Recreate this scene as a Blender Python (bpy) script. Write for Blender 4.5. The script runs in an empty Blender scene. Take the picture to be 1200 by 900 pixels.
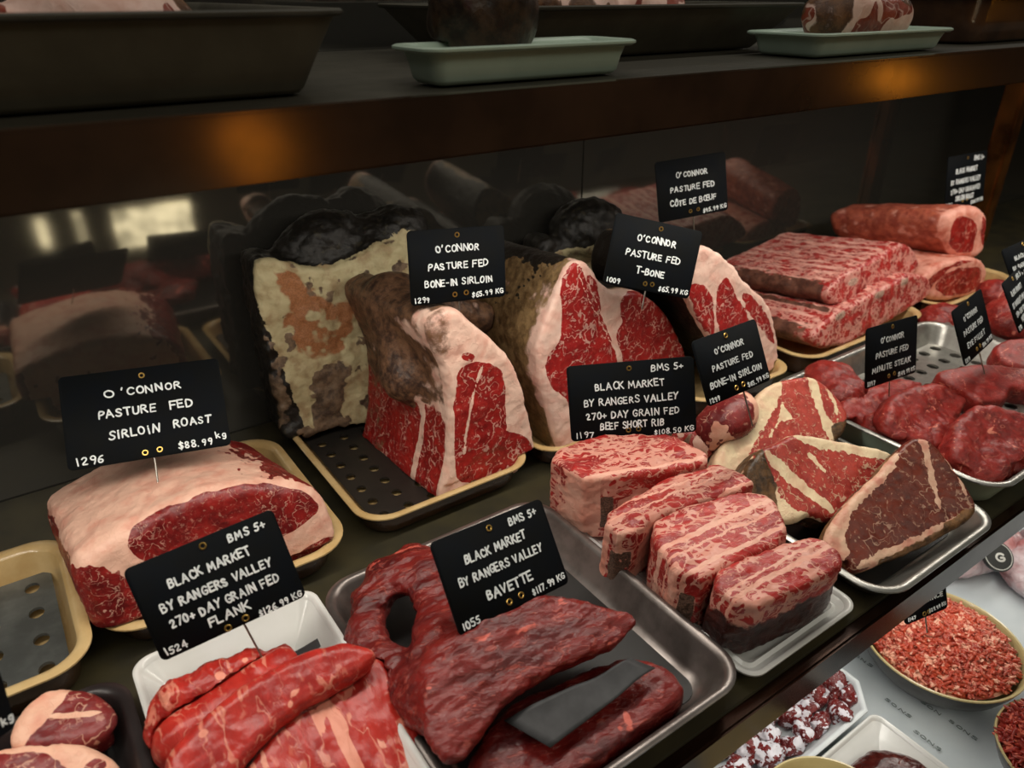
import bpy, bmesh, math, random
import numpy as np
from mathutils import Matrix, Vector, Euler

random.seed(7)
rng = np.random.default_rng(11)
scene = bpy.context.scene
col = scene.collection
R = math.radians

# ------------------------------------------------------------------ camera
H = 0.50                       # eye height above the middle shelf (its top is z = 0)
FPX = 874.0                    # focal length in pixels of the 1200 px wide frame
PITCH, HEAD = R(27.8), R(55.0)
_h = np.array([math.cos(HEAD), math.sin(HEAD), 0.0])
CR = np.array([math.sin(HEAD), -math.cos(HEAD), 0.0])
CF = _h*math.cos(PITCH) + np.array([0, 0, -math.sin(PITCH)])
CU = np.cross(CR, CF)
CC = np.array([0.0, 0.0, H])
cd = bpy.data.cameras.new('camera')
cam = bpy.data.objects.new('camera', cd)
col.objects.link(cam)
cd.sensor_width = 36.0
cd.lens = 36.0*FPX/1200.0
cd.clip_start = 0.02
M = Matrix.Identity(4)
for i in range(3):
    M[i][0], M[i][1], M[i][2], M[i][3] = CR[i], CU[i], -CF[i], CC[i]
cam.matrix_world = M
scene.camera = cam
cd.dof.use_dof = True
cd.dof.focus_distance = 0.72
cd.dof.aperture_fstop = 7.0

# ------------------------------------------------------------------ view, world, lights
scene.view_settings.view_transform = 'Standard'
scene.view_settings.look = 'None'
scene.view_settings.exposure = 0.0
scene.view_settings.gamma = 1.0
scene.view_settings.use_curve_mapping = False
world = bpy.data.worlds.new('world')
scene.world = world
world.use_nodes = True
bg = world.node_tree.nodes['Background']
bg.inputs[0].default_value = (0.95, 1.0, 0.88, 1)
bg.inputs[1].default_value = 0.03

def area(name, loc, sx, sy, power, color, rot=(0, 0, 0)):
    l = bpy.data.lights.new(name, 'AREA')
    l.shape = 'RECTANGLE'; l.size = sx; l.size_y = sy
    l.energy = power; l.color = color
    o = bpy.data.objects.new(name, l); col.objects.link(o)
    o.location = loc; o.rotation_euler = rot
    return o
KEY = (1.0, 0.93, 0.82)
area('shelf_strip_light', (0.55, 0.455, 0.398), 2.4, 0.03, 5.6, KEY, (R(4), 0, 0))
area('lower_strip_light', (0.75, 0.26, -0.05), 2.2, 0.03, 2.0, (1.0, 0.95, 0.86), (R(-8), 0, 0))
area('front_fill_light', (0.7, -1.5, 2.3), 4.0, 1.4, 14.0, (1.0, 0.93, 0.78), (R(38), 0, 0))  # added fill, no known lamp: lifts the dark front faces
area('wall_fill_light', (1.5, -2.0, 2.3), 7.0, 1.0, 30.0, (1.0, 0.95, 0.8), (R(-25), 0, 0))  # added fill aimed at the far wall, lifts the blacks in the mirror
area('top_strip_light', (0.9, 0.55, 0.95), 2.4, 0.04, 2.0, (1.0, 0.97, 0.9), (0, 0, 0))

# ------------------------------------------------------------------ pixel -> place helpers
def ray(px, py): return CF + CR*(px-600)/FPX + CU*(450-py)/FPX
def at(px, py, z=0.0):
    d = ray(px, py); return CC + d*((z-CC[2])/d[2])
def aty(px, py, y):
    d = ray(px, py); return CC + d*((y-CC[1])/d[1])

# ------------------------------------------------------------------ noise
def _hash(ix, iy, iz, seed):
    h = (ix.astype(np.uint32)*np.uint32(374761393) + iy.astype(np.uint32)*np.uint32(668265263)
         + iz.astype(np.uint32)*np.uint32(2147483647) + np.uint32(seed*97+13)*np.uint32(1274126177))
    h = (h ^ (h >> np.uint32(13)))*np.uint32(1274126177)
    h = h ^ (h >> np.uint32(16))
    return (h & np.uint32(0xffff)).astype(np.float32)/65535.0*2-1
def vnoise(p, seed=0):
    i = np.floor(p).astype(np.int64); f = (p-i).astype(np.float32)
    f = f*f*f*(f*(f*6-15)+10)
    r = 0
    for a in (0, 1):
        wx = f[:, 0] if a else 1-f[:, 0]
        for b in (0, 1):
            wy = f[:, 1] if b else 1-f[:, 1]
            for c in (0, 1):
                wz = f[:, 2] if c else 1-f[:, 2]
                r = r + wx*wy*wz*_hash(i[:, 0]+a, i[:, 1]+b, i[:, 2]+c, seed)
    return r
def fbm(p, freq, seed=0, oct=3, gain=.5):
    r = 0; a = 1.0
    for k in range(oct):
        r = r + a*vnoise(p*freq*(2**k), seed+k*7); a *= gain
    return r
def sstep(a, b, x):
    t = np.clip((x-a)/(b-a), 0, 1); return t*t*(3-2*t)

# ------------------------------------------------------------------ signed distance toolkit
def smin(a, b, k):
    h = np.clip(.5+.5*(b-a)/k, 0, 1)
    return b*(1-h)+a*h-k*h*(1-h)
def smax(a, b, k): return -smin(-a, -b, k)
def ell(c, r, ax=None):
    c = np.asarray(c, np.float32)
    A = np.eye(3, dtype=np.float32) if ax is None else np.asarray(ax, np.float32)
    r = np.asarray(r, np.float32)
    def f(X, Y, Z):
        x, y, z = X-c[0], Y-c[1], Z-c[2]
        u = (x*A[0, 0]+y*A[0, 1]+z*A[0, 2])/r[0]
        v = (x*A[1, 0]+y*A[1, 1]+z*A[1, 2])/r[1]
        w = (x*A[2, 0]+y*A[2, 1]+z*A[2, 2])/r[2]
        k0 = np.sqrt(u*u+v*v+w*w)
        return (k0-1)*min(r)*1.0
    e = np.abs(A.T)@r*1.05
    f.lo, f.hi = c-e, c+e
    return f
def cap(a, b, ra, rb, flat=1.0):
    a = np.asarray(a, np.float32); b = np.asarray(b, np.float32); d = b-a; L2 = float(d@d)
    def f(X, Y, Z):
        x, y, z = X-a[0], Y-a[1], Z-a[2]
        t = np.clip((x*d[0]+y*d[1]+z*d[2])/L2, 0, 1)
        q = np.sqrt((x-d[0]*t)**2+(y-d[1]*t)**2+((z-d[2]*t)/flat)**2)
        return q-(ra+(rb-ra)*t)
    m = max(ra, rb)
    f.lo = np.minimum(a, b)-m; f.hi = np.maximum(a, b)+m
    return f
def chain(pts, rs, flat=1.0, k=.01):
    return union([cap(pts[i], pts[i+1], rs[i], rs[i+1], flat) for i in range(len(pts)-1)], k)
def union(fs, k=.008):
    def f(X, Y, Z):
        r = fs[0](X, Y, Z)
        for g in fs[1:]: r = smin(r, g(X, Y, Z), k)
        return r
    f.lo = np.min([g.lo for g in fs], 0); f.hi = np.max([g.hi for g in fs], 0)
    return f
def cut(g, s, k=.004):
    def f(X, Y, Z): return smax(g(X, Y, Z), -s(X, Y, Z), k)
    f.lo, f.hi = g.lo, g.hi
    return f

def chaikin(P, n=2):
    P = np.asarray(P, float)
    for _ in range(n):
        Q = np.roll(P, -1, 0)
        P = np.stack([P*.75+Q*.25, P*.25+Q*.75], 1).reshape(-1, 2)
    return P
def polysd(P, u, v):
    d = np.full(u.shape, 1e9, np.float32); s = np.zeros(u.shape, bool)
    n = len(P)
    for i in range(n):
        ax, ay = P[i]; bx, by = P[(i+1) % n]
        ex, ey = bx-ax, by-ay
        wx, wy = u-ax, v-ay
        t = np.clip((wx*ex+wy*ey)/(ex*ex+ey*ey+1e-12), 0, 1)
        d = np.minimum(d, (wx-ex*t)**2+(wy-ey*t)**2)
        if ay != by:
            c = ((ay > v) != (by > v)) & (u < (bx-ax)*(v-ay)/(by-ay)+ax)
            s ^= c
    d = np.sqrt(d)
    return np.where(s, -d, d)

class Face:
    """a plane in the scene with its own metric axes: U to the right, V up, N towards the viewer"""
    def __init__(self, P0, n, rot=0.0):
        self.P = np.asarray(P0, float); n = np.asarray(n, float); self.N = n/np.linalg.norm(n)
        up = np.array([0, 0, 1.0])
        if abs(self.N[2]) > .98: up = np.array([0, 1.0, 0])
        self.U = np.cross(up, self.N); self.U /= np.linalg.norm(self.U)
        self.V = np.cross(self.N, self.U)
        self.sh = (0, 0); self.k = 0
    def px(self, pts):
        out = []
        for p in pts:
            d = ray(*p); t = ((self.P-CC)@self.N)/(d@self.N)
            q = CC+d*t-self.P
            out.append((q@self.U, q@self.V))
        return np.array(out)
    def pt(self, px, py, w=0):
        u, v = self.px([(px, py)])[0]
        return self.P+self.U*u+self.V*v-self.N*w
    def loc(self, V):
        q = V-self.P
        w = -(q@self.N)
        s = 1-self.k*w
        return (q@self.U-self.sh[0]*w)/s, (q@self.V-self.sh[1]*w)/s, w
    def sd(self, V, pix, n=2):
        u, v, w = self.loc(V)
        return polysd(chaikin(self.px(pix), n), u, v)
def prism(face, P, depth, r=.006, sh=(0, 0), k=0.0, dome=0.0, pix=True, n=2, grow=0.0):
    if pix: P = face.px(P)
    P = chaikin(P, n); face.sh = sh; face.k = k
    lo2, hi2 = P.min(0)-.03, P.max(0)+.03
    st = .0012
    G = None
    gu = np.arange(lo2[0], hi2[0], st); gv = np.arange(lo2[1], hi2[1], st)
    G = polysd(P, *np.meshgrid(gu, gv, indexing='ij')).astype(np.float32)-grow
    F = face; a0 = F.P.astype(np.float32)
    cu, cv = P.mean(0)
    ext = np.abs(P-P.mean(0)).max()
    def f(X, Y, Z):
        x, y, z = X-a0[0], Y-a0[1], Z-a0[2]
        w = -(x*F.N[0]+y*F.N[1]+z*F.N[2])
        s = 1-k*w
        u = (x*F.U[0]+y*F.U[1]+z*F.U[2]-sh[0]*w)/s
        v = (x*F.V[0]+y*F.V[1]+z*F.V[2]-sh[1]*w)/s
        fu = np.clip((u-lo2[0])/st, 0, len(gu)-1.001); fv = np.clip((v-lo2[1])/st, 0, len(gv)-1.001)
        iu = fu.astype(np.int32); iv = fv.astype(np.int32); fu = fu-iu; fv = fv-iv
        d2 = (G[iu, iv]*(1-fu)+G[iu+1, iv]*fu)*(1-fv)+(G[iu, iv+1]*(1-fu)+G[iu+1, iv+1]*fu)*fv
        if dome: w = w+dome*(1-np.clip(((u-cu)**2+(v-cv)**2)/ext**2, 0, 1))
        dw = np.abs(w-depth/2)-depth/2
        q1 = d2+r; q2 = dw+r
        return np.minimum(np.maximum(q1, q2), 0)+np.sqrt(np.maximum(q1, 0)**2+np.maximum(q2, 0)**2)-r
    pts = []
    for w in (-.006-abs(dome), depth+.006):
        s = 1-k*w
        for (u, v) in P:
            pts.append(F.P+F.U*(u*s+sh[0]*w)+F.V*(v*s+sh[1]*w)-F.N*w)
    pts = np.array(pts)
    f.lo, f.hi = pts.min(0)-.004, pts.max(0)+.004
    return f

_corn = np.array([(a, b, c) for a in (0, 1) for b in (0, 1) for c in (0, 1)])
def surfnet(f, h):
    lo = np.asarray(f.lo, np.float32)-2.5*h; hi = np.asarray(f.hi, np.float32)+2.5*h
    n = np.ceil((hi-lo)/h).astype(int)+1
    if n.prod() > 9e6: h2 = h*(n.prod()/9e6)**(1/3); print('GRID', n, h, hi-lo); return surfnet(f, h2)
    ax = [lo[i]+h*np.arange(n[i], dtype=np.float32) for i in range(3)]
    F = f(*np.meshgrid(*ax, indexing='ij')).astype(np.float32)
    for i in range(3):                       # closed at the border of its box
        sl = [slice(None)]*3; sl[i] = 0; F[tuple(sl)] = 1; sl[i] = -1; F[tuple(sl)] = 1
    s = F < 0
    m = np.array(s.shape)-1
    cnt = np.zeros(m, np.int8)
    for (a, b, c) in _corn: cnt += s[a:m[0]+a, b:m[1]+b, c:m[2]+c]
    act = np.argwhere((cnt > 0) & (cnt < 8))
    if not len(act): return np.zeros((0, 3)), np.zeros((0, 4), int)
    ids = np.full(m, -1, np.int64); ids[act[:, 0], act[:, 1], act[:, 2]] = np.arange(len(act))
    val = [F[act[:, 0]+c[0], act[:, 1]+c[1], act[:, 2]+c[2]] for c in _corn]
    acc = np.zeros((len(act), 3), np.float32); num = np.zeros(len(act), np.float32)
    for a in range(8):
        for b in range(a+1, 8):
            if np.abs(_corn[a]-_corn[b]).sum() != 1: continue
            fa, fb = val[a], val[b]
            cr = (fa < 0) != (fb < 0)
            t = np.where(cr, fa/np.where(cr, fa-fb, 1), 0)
            p = _corn[a]+(_corn[b]-_corn[a])*t[:, None]
            acc += p*cr[:, None]; num += cr
    V = lo+h*(act+acc/num[:, None])
    Q = []
    for axis in range(3):
        o1, o2 = [(1, 2), (2, 0), (0, 1)][axis]
        sl0 = [slice(1, -1)]*3; sl1 = [slice(1, -1)]*3
        sl0[axis] = slice(0, -1); sl1[axis] = slice(1, None)
        A = s[tuple(sl0)]; B = s[tuple(sl1)]
        e = np.argwhere(A != B)
        off = np.array([1, 1, 1]); off[axis] = 0
        e2 = e+off
        ins = A[e[:, 0], e[:, 1], e[:, 2]]
        def cid(d1, d2):
            c = e2.copy(); c[:, o1] -= d1; c[:, o2] -= d2
            return ids[c[:, 0], c[:, 1], c[:, 2]]
        q = np.stack([cid(1, 1), cid(0, 1), cid(0, 0), cid(1, 0)], 1)
        q[~ins] = q[~ins][:, ::-1]
        Q.append(q)
    return V.astype(np.float64), np.concatenate(Q)
def normals(V, Q):
    n = np.cross(V[Q[:, 2]]-V[Q[:, 0]], V[Q[:, 3]]-V[Q[:, 1]])
    N = np.zeros_like(V)
    for i in range(4): np.add.at(N, Q[:, i], n)
    return N/(np.linalg.norm(N, axis=1)[:, None]+1e-12)

# ------------------------------------------------------------------ object helpers
def np_mesh(name, V, Q, mat, N=None, reg=None):
    me = bpy.data.meshes.new(name)
    nf, k = Q.shape
    me.vertices.add(len(V)); me.vertices.foreach_set('co', V.astype(np.float32).ravel())
    me.loops.add(nf*k); me.loops.foreach_set('vertex_index', Q.astype(np.int32).ravel())
    me.polygons.add(nf)
    me.polygons.foreach_set('loop_start', np.arange(0, nf*k, k, dtype=np.int32))
    me.update(calc_edges=True)
    me.polygons.foreach_set('use_smooth', np.ones(nf, bool))
    if reg is not None:
        a = me.color_attributes.new('reg', 'FLOAT_COLOR', 'POINT')
        c = np.ones((len(V), 4), np.float32); c[:, :3] = reg
        a.data.foreach_set('color', c.ravel())
    if N is not None: me.normals_split_custom_set_from_vertices(N.astype(np.float32).tolist())
    if mat: me.materials.append(mat)
    return me
def link(name, me, parent=None):
    o = bpy.data.objects.new(name, me); col.objects.link(o)
    if parent: o.parent = parent
    return o
def tag(o, label=None, cat=None, group=None, kind=None):
    if label: o['label'] = label
    if cat: o['category'] = cat
    if group: o['group'] = group
    if kind: o['kind'] = kind
    return o
def empty(name, loc, label, cat, group=None):
    o = bpy.data.objects.new(name, None); col.objects.link(o)
    o.location = loc; o.empty_display_size = .02
    return tag(o, label, cat, group)

def components(Q, pid):
    """connected patches of faces that carry the same part number"""
    nf = len(Q)
    e = np.stack([Q, np.roll(Q, -1, 1)], 2).reshape(-1, 2); e.sort(1)
    fid = np.repeat(np.arange(nf), 4)
    o = np.lexsort((e[:, 1], e[:, 0])); e = e[o]; fid = fid[o]
    same = (e[1:] == e[:-1]).all(1)
    A, B = fid[:-1][same], fid[1:][same]
    m = pid[A] == pid[B]; a, b = A[m], B[m]
    lab = np.arange(nf)
    while True:
        l0 = lab.copy()
        mn = np.minimum(lab[a], lab[b])
        np.minimum.at(lab, a, mn); np.minimum.at(lab, b, mn)
        lab = lab[lab]; lab = lab[lab]
        if (lab == l0).all(): break
    return lab, A, B
def islands(Q, names, pid, small=.02):
    """small patches join the part round them; what is left in several patches becomes several parts of one name"""
    if len(names) < 2: return names, pid
    pid = pid.copy()
    for _ in range(4):
        lab, A, B = components(Q, pid)
        u, inv, cnt = np.unique(lab, return_inverse=True, return_counts=True)
        tiny = cnt[inv] < small*len(Q)
        if not tiny.any(): break
        ch = False
        for x, y in ((A, B), (B, A)):
            k = tiny[x] & (pid[x] != pid[y]) & ~tiny[y]
            if k.any():
                m = dict(zip(inv[x[k]], pid[y[k]]))
                for c, p_ in m.items(): pid[inv == c] = p_
                ch = True; break
        if not ch: break
    lab, A, B = components(Q, pid)
    out, np_ = [], np.zeros(len(Q), int)
    for l in np.unique(lab):
        k = lab == l; np_[k] = len(out); out.append(names[pid[k][0]])
    return out, np_
TRAYS, LAID = [], []
def rest(f, floor, over=False):
    """lay a piece down: it stops at the walls and floor of the tray it lies in and at the pieces already lying there"""
    c = (f.lo+f.hi)/2; g0 = f; walls = None
    for (x0, x1, y0, y1, z, h, e, fl) in TRAYS:
        if not over and x0 < c[0] < x1 and y0 < c[1] < y1 and z-.02 < f.lo[2] < z+.15:
            walls = ((x0+x1)/2, (y0+y1)/2, (x1-x0)/2-e, (y1-y0)/2-e, z+h+.0005); floor = z+fl
    near = [q for q in LAID if (q.lo < f.hi).all() and (f.lo < q.hi).all()]
    def r(X, Y, Z):
        d = g0(X, Y, Z)
        if walls:
            qx, qy = np.abs(X-walls[0])-walls[2], np.abs(Y-walls[1])-walls[3]
            d = smax(d, np.minimum(np.maximum(qx, qy), walls[4]-Z), .003)
        for q in near: d = np.maximum(d, .0012-q(X, Y, Z))
        return d
    r.lo, r.hi = f.lo, f.hi; r.free = g0
    LAID.append(g0)
    return r, floor
def meat(name, label, f, h, mat, reg=None, parts=None, disp=(), group=None, plabels=None, cat='meat', floor=.0063, over=False):
    """one piece of meat: a continuous skin grown from f, its fat / crust / bone areas marked per vertex, cut into parts by face"""
    pass
    f, floor = rest(f, floor, over)
    V, Q = surfnet(f, h)
    if len(Q) < 60: V, Q = surfnet(f.free, h)
    N = normals(V, Q)
    for (amp, fr, seed, st) in disp:
        V = V+N*(amp*.6*fbm(V*np.array(st), fr, seed, 3))[:, None]
    V[:, 2] = np.maximum(V[:, 2], floor)
    N = normals(V, Q)
    rg = np.zeros((len(V), 3))
    if reg is not None:
        r = reg(V, N)
        for i, x in enumerate(r):
            if x is not None: rg[:, i] = np.clip(x, 0, 1)
    base = np.array([V[:, 0].mean(), V[:, 1].mean(), V[:, 2].min()])
    V0 = V-base
    pid = np.zeros(len(Q), int); names = ['flesh']
    if parts is not None:
        fv = rg[Q].mean(1); fc = V[Q].mean(1); fn = N[Q].mean(1)
        names, pid = parts(fv, fc, fn)
    names, pid = islands(Q, names, pid)
    cnts = [(pid == i).sum() for i in range(len(names))]
    if sum(c > 0 for c in cnts) <= 1:
        o = link(name, np_mesh(name, V0, Q, mat, N, rg)); o.location = base
        return tag(o, label, cat, group)
    root = empty(name, base, label, cat, group)
    for i, nm in enumerate(names):
        q = Q[pid == i]
        if not len(q): continue
        u, inv = np.unique(q, return_inverse=True)
        o = link(nm, np_mesh(nm, V0[u], inv.reshape(q.shape), mat, N[u], rg[u]), root)
        if plabels and nm in plabels: o['label'] = plabels[nm]
    return root
def fatparts(lean='lean', fat='fat', third=None, ch=1):
    def p(fv, fc, fn):
        pid = (fv[:, 0] > .5).astype(int)
        names = [lean, fat]
        if third: names.append(third); pid[fv[:, ch] > .5] = 2
        return names, pid
    return p

# ------------------------------------------------------------------ materials
def newmat(name):
    m = bpy.data.materials.new(name); m.use_nodes = True
    nt = m.node_tree; return m, nt, nt.nodes['Principled BSDF']
def nd(nt, t, **kw):
    n = nt.nodes.new(t)
    for k, v in kw.items():
        if k.startswith('i_'): n.inputs[int(k[2:])].default_value = v
        else: setattr(n, k, v)
    return n
def mth(nt, op, a, b=None, clamp=False):
    n = nt.nodes.new('ShaderNodeMath'); n.operation = op; n.use_clamp = clamp
    for i, x in enumerate((a, b)):
        if x is None: continue
        if isinstance(x, (int, float)): n.inputs[i].default_value = x
        else: nt.links.new(x, n.inputs[i])
    return n.outputs[0]
def ss(nt, x, a, b, lo=0., hi=1.):
    n = nt.nodes.new('ShaderNodeMapRange'); n.interpolation_type = 'SMOOTHSTEP'
    n.inputs[1].default_value = a; n.inputs[2].default_value = b
    n.inputs[3].default_value = lo; n.inputs[4].default_value = hi
    nt.links.new(x, n.inputs[0]); return n.outputs[0]
def mix(nt, f, a, b):
    n = nt.nodes.new('ShaderNodeMix'); n.data_type = 'RGBA'
    if isinstance(f, (int, float)): n.inputs[0].default_value = f
    else: nt.links.new(f, n.inputs[0])
    for i, x in ((6, a), (7, b)):
        if isinstance(x, tuple): n.inputs[i].default_value = (*x, 1)
        else: nt.links.new(x, n.inputs[i])
    return n.outputs[2]
def noise(nt, vec, scale, detail=3., rough=.55, dist=0.):
    n = nt.nodes.new('ShaderNodeTexNoise')
    n.inputs['Scale'].default_value = scale; n.inputs['Detail'].default_value = detail
    n.inputs['Roughness'].default_value = rough; n.inputs['Distortion'].default_value = dist
    if vec is not None: nt.links.new(vec, n.inputs['Vector'])
    return n
def S(r, g, b):
    return tuple(((c/255)/12.92 if c/255 < .04045 else ((c/255+.055)/1.055)**2.4) for c in (r, g, b))

def meat_mat(name, lean=S(150, 38, 40), lean2=S(112, 22, 26), fat=S(226, 190, 168), fat2=S(205, 150, 130),
             crust=S(70, 50, 36), crust2=S(30, 22, 18), bone=S(95, 70, 52),
             vein=60., vw=.07, va=.8, patch=25., stretch=(1, 1, 1), rot=(0, 0, 0), fleck=0.4, edge=.5, rough=.36, bump=.5, warp=.012, fib=180., net=0.0, rw=.020, bspeck=.45):
    m, nt, bs = newmat(name); L = nt.links
    tc = nd(nt, 'ShaderNodeTexCoord').outputs['Object']
    at_ = nd(nt, 'ShaderNodeAttribute', attribute_name='reg')
    sep = nd(nt, 'ShaderNodeSeparateColor'); L.new(at_.outputs['Color'], sep.inputs[0])
    fa, cr, bo = sep.outputs
    mp = nd(nt, 'ShaderNodeMapping'); mp.vector_type = 'TEXTURE'; mp.inputs['Rotation'].default_value = rot; mp.inputs['Scale'].default_value = tuple(1/q for q in stretch)
    L.new(tc, mp.inputs[0])
    wn = noise(nt, tc, 45., 2.)
    wv = nd(nt, 'ShaderNodeVectorMath', operation='SCALE'); wv.inputs['Scale'].default_value = warp
    sub = nd(nt, 'ShaderNodeVectorMath', operation='SUBTRACT'); L.new(wn.outputs['Color'], sub.inputs[0]); sub.inputs[1].default_value = (.5, .5, .5)
    L.new(sub.outputs[0], wv.inputs[0])
    ad = nd(nt, 'ShaderNodeVectorMath', operation='ADD'); L.new(mp.outputs[0], ad.inputs[0]); L.new(wv.outputs[0], ad.inputs[1])
    P = ad.outputs[0]
    vo = nd(nt, 'ShaderNodeTexVoronoi', feature='DISTANCE_TO_EDGE'); vo.inputs['Scale'].default_value = vein; L.new(P, vo.inputs['Vector'])
    big = noise(nt, tc, patch, 2.).outputs['Fac']
    gate = ss(nt, big, .38, .60)
    wid = mth(nt, 'MULTIPLY', gate, vw)
    ve = mth(nt, 'SUBTRACT', wid, vo.outputs['Distance'])
    ve = mth(nt, 'MULTIPLY', ss(nt, ve, -.015, .02), net)
    rn = noise(nt, P, vein*.9, 2.5, .6).outputs['Fac']
    rd = mth(nt, 'ABSOLUTE', mth(nt, 'SUBTRACT', rn, .5))
    rd = mth(nt, 'SUBTRACT', mth(nt, 'MULTIPLY', gate, rw), rd)
    ve = mth(nt, 'MAXIMUM', ve, ss(nt, rd, -.006, .012))
    fl = noise(nt, P, vein*3.2, 2., .6).outputs['Fac']
    fk = mth(nt, 'MULTIPLY', ss(nt, fl, .60, .68), fleck)
    mar = mth(nt, 'MAXIMUM', mth(nt, 'MULTIPLY', ve, va), fk)
    fine = noise(nt, P, fib, 4., .65).outputs['Fac']
    mid = noise(nt, P, 55., 3.).outputs['Fac']
    e = mth(nt, 'ADD', fa, mth(nt, 'MULTIPLY', mth(nt, 'SUBTRACT', fine, .5), edge))
    fm = ss(nt, e, .42, .58)
    leanc = mix(nt, ss(nt, mid, .32, .68), lean, lean2)
    leanc = mix(nt, mth(nt, 'MULTIPLY', ss(nt, fine, .45, .75), .35), leanc, tuple(min(1, c*1.7+.01) for c in lean))
    fatc = mix(nt, ss(nt, mid, .4, .75), fat, fat2)
    fatc = mix(nt, mth(nt, 'MULTIPLY', ss(nt, fine, .55, .8), .3), fatc, tuple(c*.72 for c in fat2))
    c = mix(nt, mth(nt, 'MULTIPLY', mar, .75), leanc, fat)
    c = mix(nt, fm, c, fatc)
    mid2 = noise(nt, tc, 70., 5., .7).outputs['Fac']
    crc = mix(nt, ss(nt, mid2, .35, .65), crust2, crust)
    e2 = mth(nt, 'ADD', cr, mth(nt, 'MULTIPLY', mth(nt, 'SUBTRACT', mid2, .5), .9))
    c = mix(nt, mth(nt, 'MULTIPLY', ss(nt, e2, .35, .65), ss(nt, cr, 0, .15)), c, crc)
    spec = noise(nt, tc, 600., 2.).outputs['Fac']
    boc = mix(nt, ss(nt, spec, .4, .6), bone, tuple(x*bspeck for x in bone))
    c = mix(nt, ss(nt, bo, .4, .6), c, boc)
    L.new(c, bs.inputs['Base Color'])
    rr = mth(nt, 'ADD', rough, mth(nt, 'MULTIPLY', fm, .12))
    rr = mth(nt, 'ADD', rr, mth(nt, 'MULTIPLY', mth(nt, 'SUBTRACT', fine, .5), .25))
    L.new(rr, bs.inputs['Roughness'])
    bs.inputs['Specular IOR Level'].default_value = .45
    hh = mth(nt, 'ADD', mth(nt, 'MULTIPLY', fine, .6), mth(nt, 'MULTIPLY', mar, .25))
    hh = mth(nt, 'ADD', hh, mth(nt, 'MULTIPLY', mid2, mth(nt, 'ADD', .25, cr)))
    bp = nd(nt, 'ShaderNodeBump'); bp.inputs['Strength'].default_value = bump; bp.inputs['Distance'].default_value = .002
    L.new(hh, bp.inputs['Height']); L.new(bp.outputs[0], bs.inputs['Normal'])
    return m

def plain(name, c, rough=.5, metal=0., spec=.5, nz=0., nscale=60., c2=None, bump=0., coat=0.):
    m, nt, bs = newmat(name); L = nt.links
    bs.inputs['Roughness'].default_value = rough; bs.inputs['Metallic'].default_value = metal
    bs.inputs['Specular IOR Level'].default_value = spec
    bs.inputs['Coat Weight'].default_value = coat
    tc = nd(nt, 'ShaderNodeTexCoord').outputs['Object']
    n = noise(nt, tc, nscale, 4.)
    if c2 is None: c2 = tuple(x*.8 for x in c)
    L.new(mix(nt, ss(nt, n.outputs['Fac'], .3, .7), c, c2), bs.inputs['Base Color'])
    if nz:
        L.new(mth(nt, 'ADD', rough-nz/2, mth(nt, 'MULTIPLY', n.outputs['Fac'], nz)), bs.inputs['Roughness'])
    if bump:
        bp = nd(nt, 'ShaderNodeBump'); bp.inputs['Strength'].default_value = bump; bp.inputs['Distance'].default_value = .001
        L.new(n.outputs['Fac'], bp.inputs['Height']); L.new(bp.outputs[0], bs.inputs['Normal'])
    return m
def glow(name, c, s):
    m, nt, bs = newmat(name)
    bs.inputs['Base Color'].default_value = (*c, 1)
    tc = nd(nt, 'ShaderNodeTexCoord').outputs['Object']
    n = noise(nt, tc, 9., 3.)
    nt.links.new(mix(nt, ss(nt, n.outputs['Fac'], .35, .65), c, tuple(x*.25 for x in c)), bs.inputs['Emission Color'])
    bs.inputs['Emission Strength'].default_value = s
    return m
# ------------------------------------------------------------------ general mesh builders
def quad_grid(rings, close=True):
    n = len(rings[0]); q = []
    for i in range(len(rings)-1):
        for j in range(n if close else n-1):
            a, b = i*n+j, i*n+(j+1) % n
            q.append((a, b, b+n, a+n))
    return q
def rrect(hw, hd, r, n=8):
    r = max(min(r, hw-1e-4, hd-1e-4), 1e-4); o = []
    for cx, cy, a0 in ((hw-r, hd-r, 0), (-hw+r, hd-r, 90), (-hw+r, -hd+r, 180), (hw-r, -hd+r, 270)):
        for k in range(n+1):
            a = R(a0+90*k/n); o.append((cx+r*math.cos(a), cy+r*math.sin(a)))
    return o
def loft(name, rings, mat, parent=None, cap0=False, cap1=False, smooth=True, bevel=0):
    V = [p for r in rings for p in r]; Fs = quad_grid(rings); n = len(rings[0])
    if cap0: Fs.append(tuple(reversed(range(n))))
    if cap1: Fs.append(tuple(range((len(rings)-1)*n, len(rings)*n)))
    me = bpy.data.meshes.new(name); me.from_pydata(V, [], Fs); me.update()
    if smooth:
        for p in me.polygons: p.use_smooth = len(p.vertices) == 4
        me.set_sharp_from_angle(angle=R(50))
    me.materials.append(mat)
    return link(name, me, parent)
def box(name, lo, hi, mat, parent=None, bev=.003, seg=2):
    bm = bmesh.new(); bmesh.ops.create_cube(bm, size=1)
    lo = Vector(lo); hi = Vector(hi)
    for v in bm.verts: v.co = Vector([(lo[i]+hi[i])/2+v.co[i]*(hi[i]-lo[i]) for i in range(3)])
    if bev: bmesh.ops.bevel(bm, geom=bm.edges[:], offset=bev, segments=seg, affect='EDGES')
    me = bpy.data.meshes.new(name); bm.to_mesh(me); bm.free()
    me.materials.append(mat)
    return link(name, me, parent)
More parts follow.
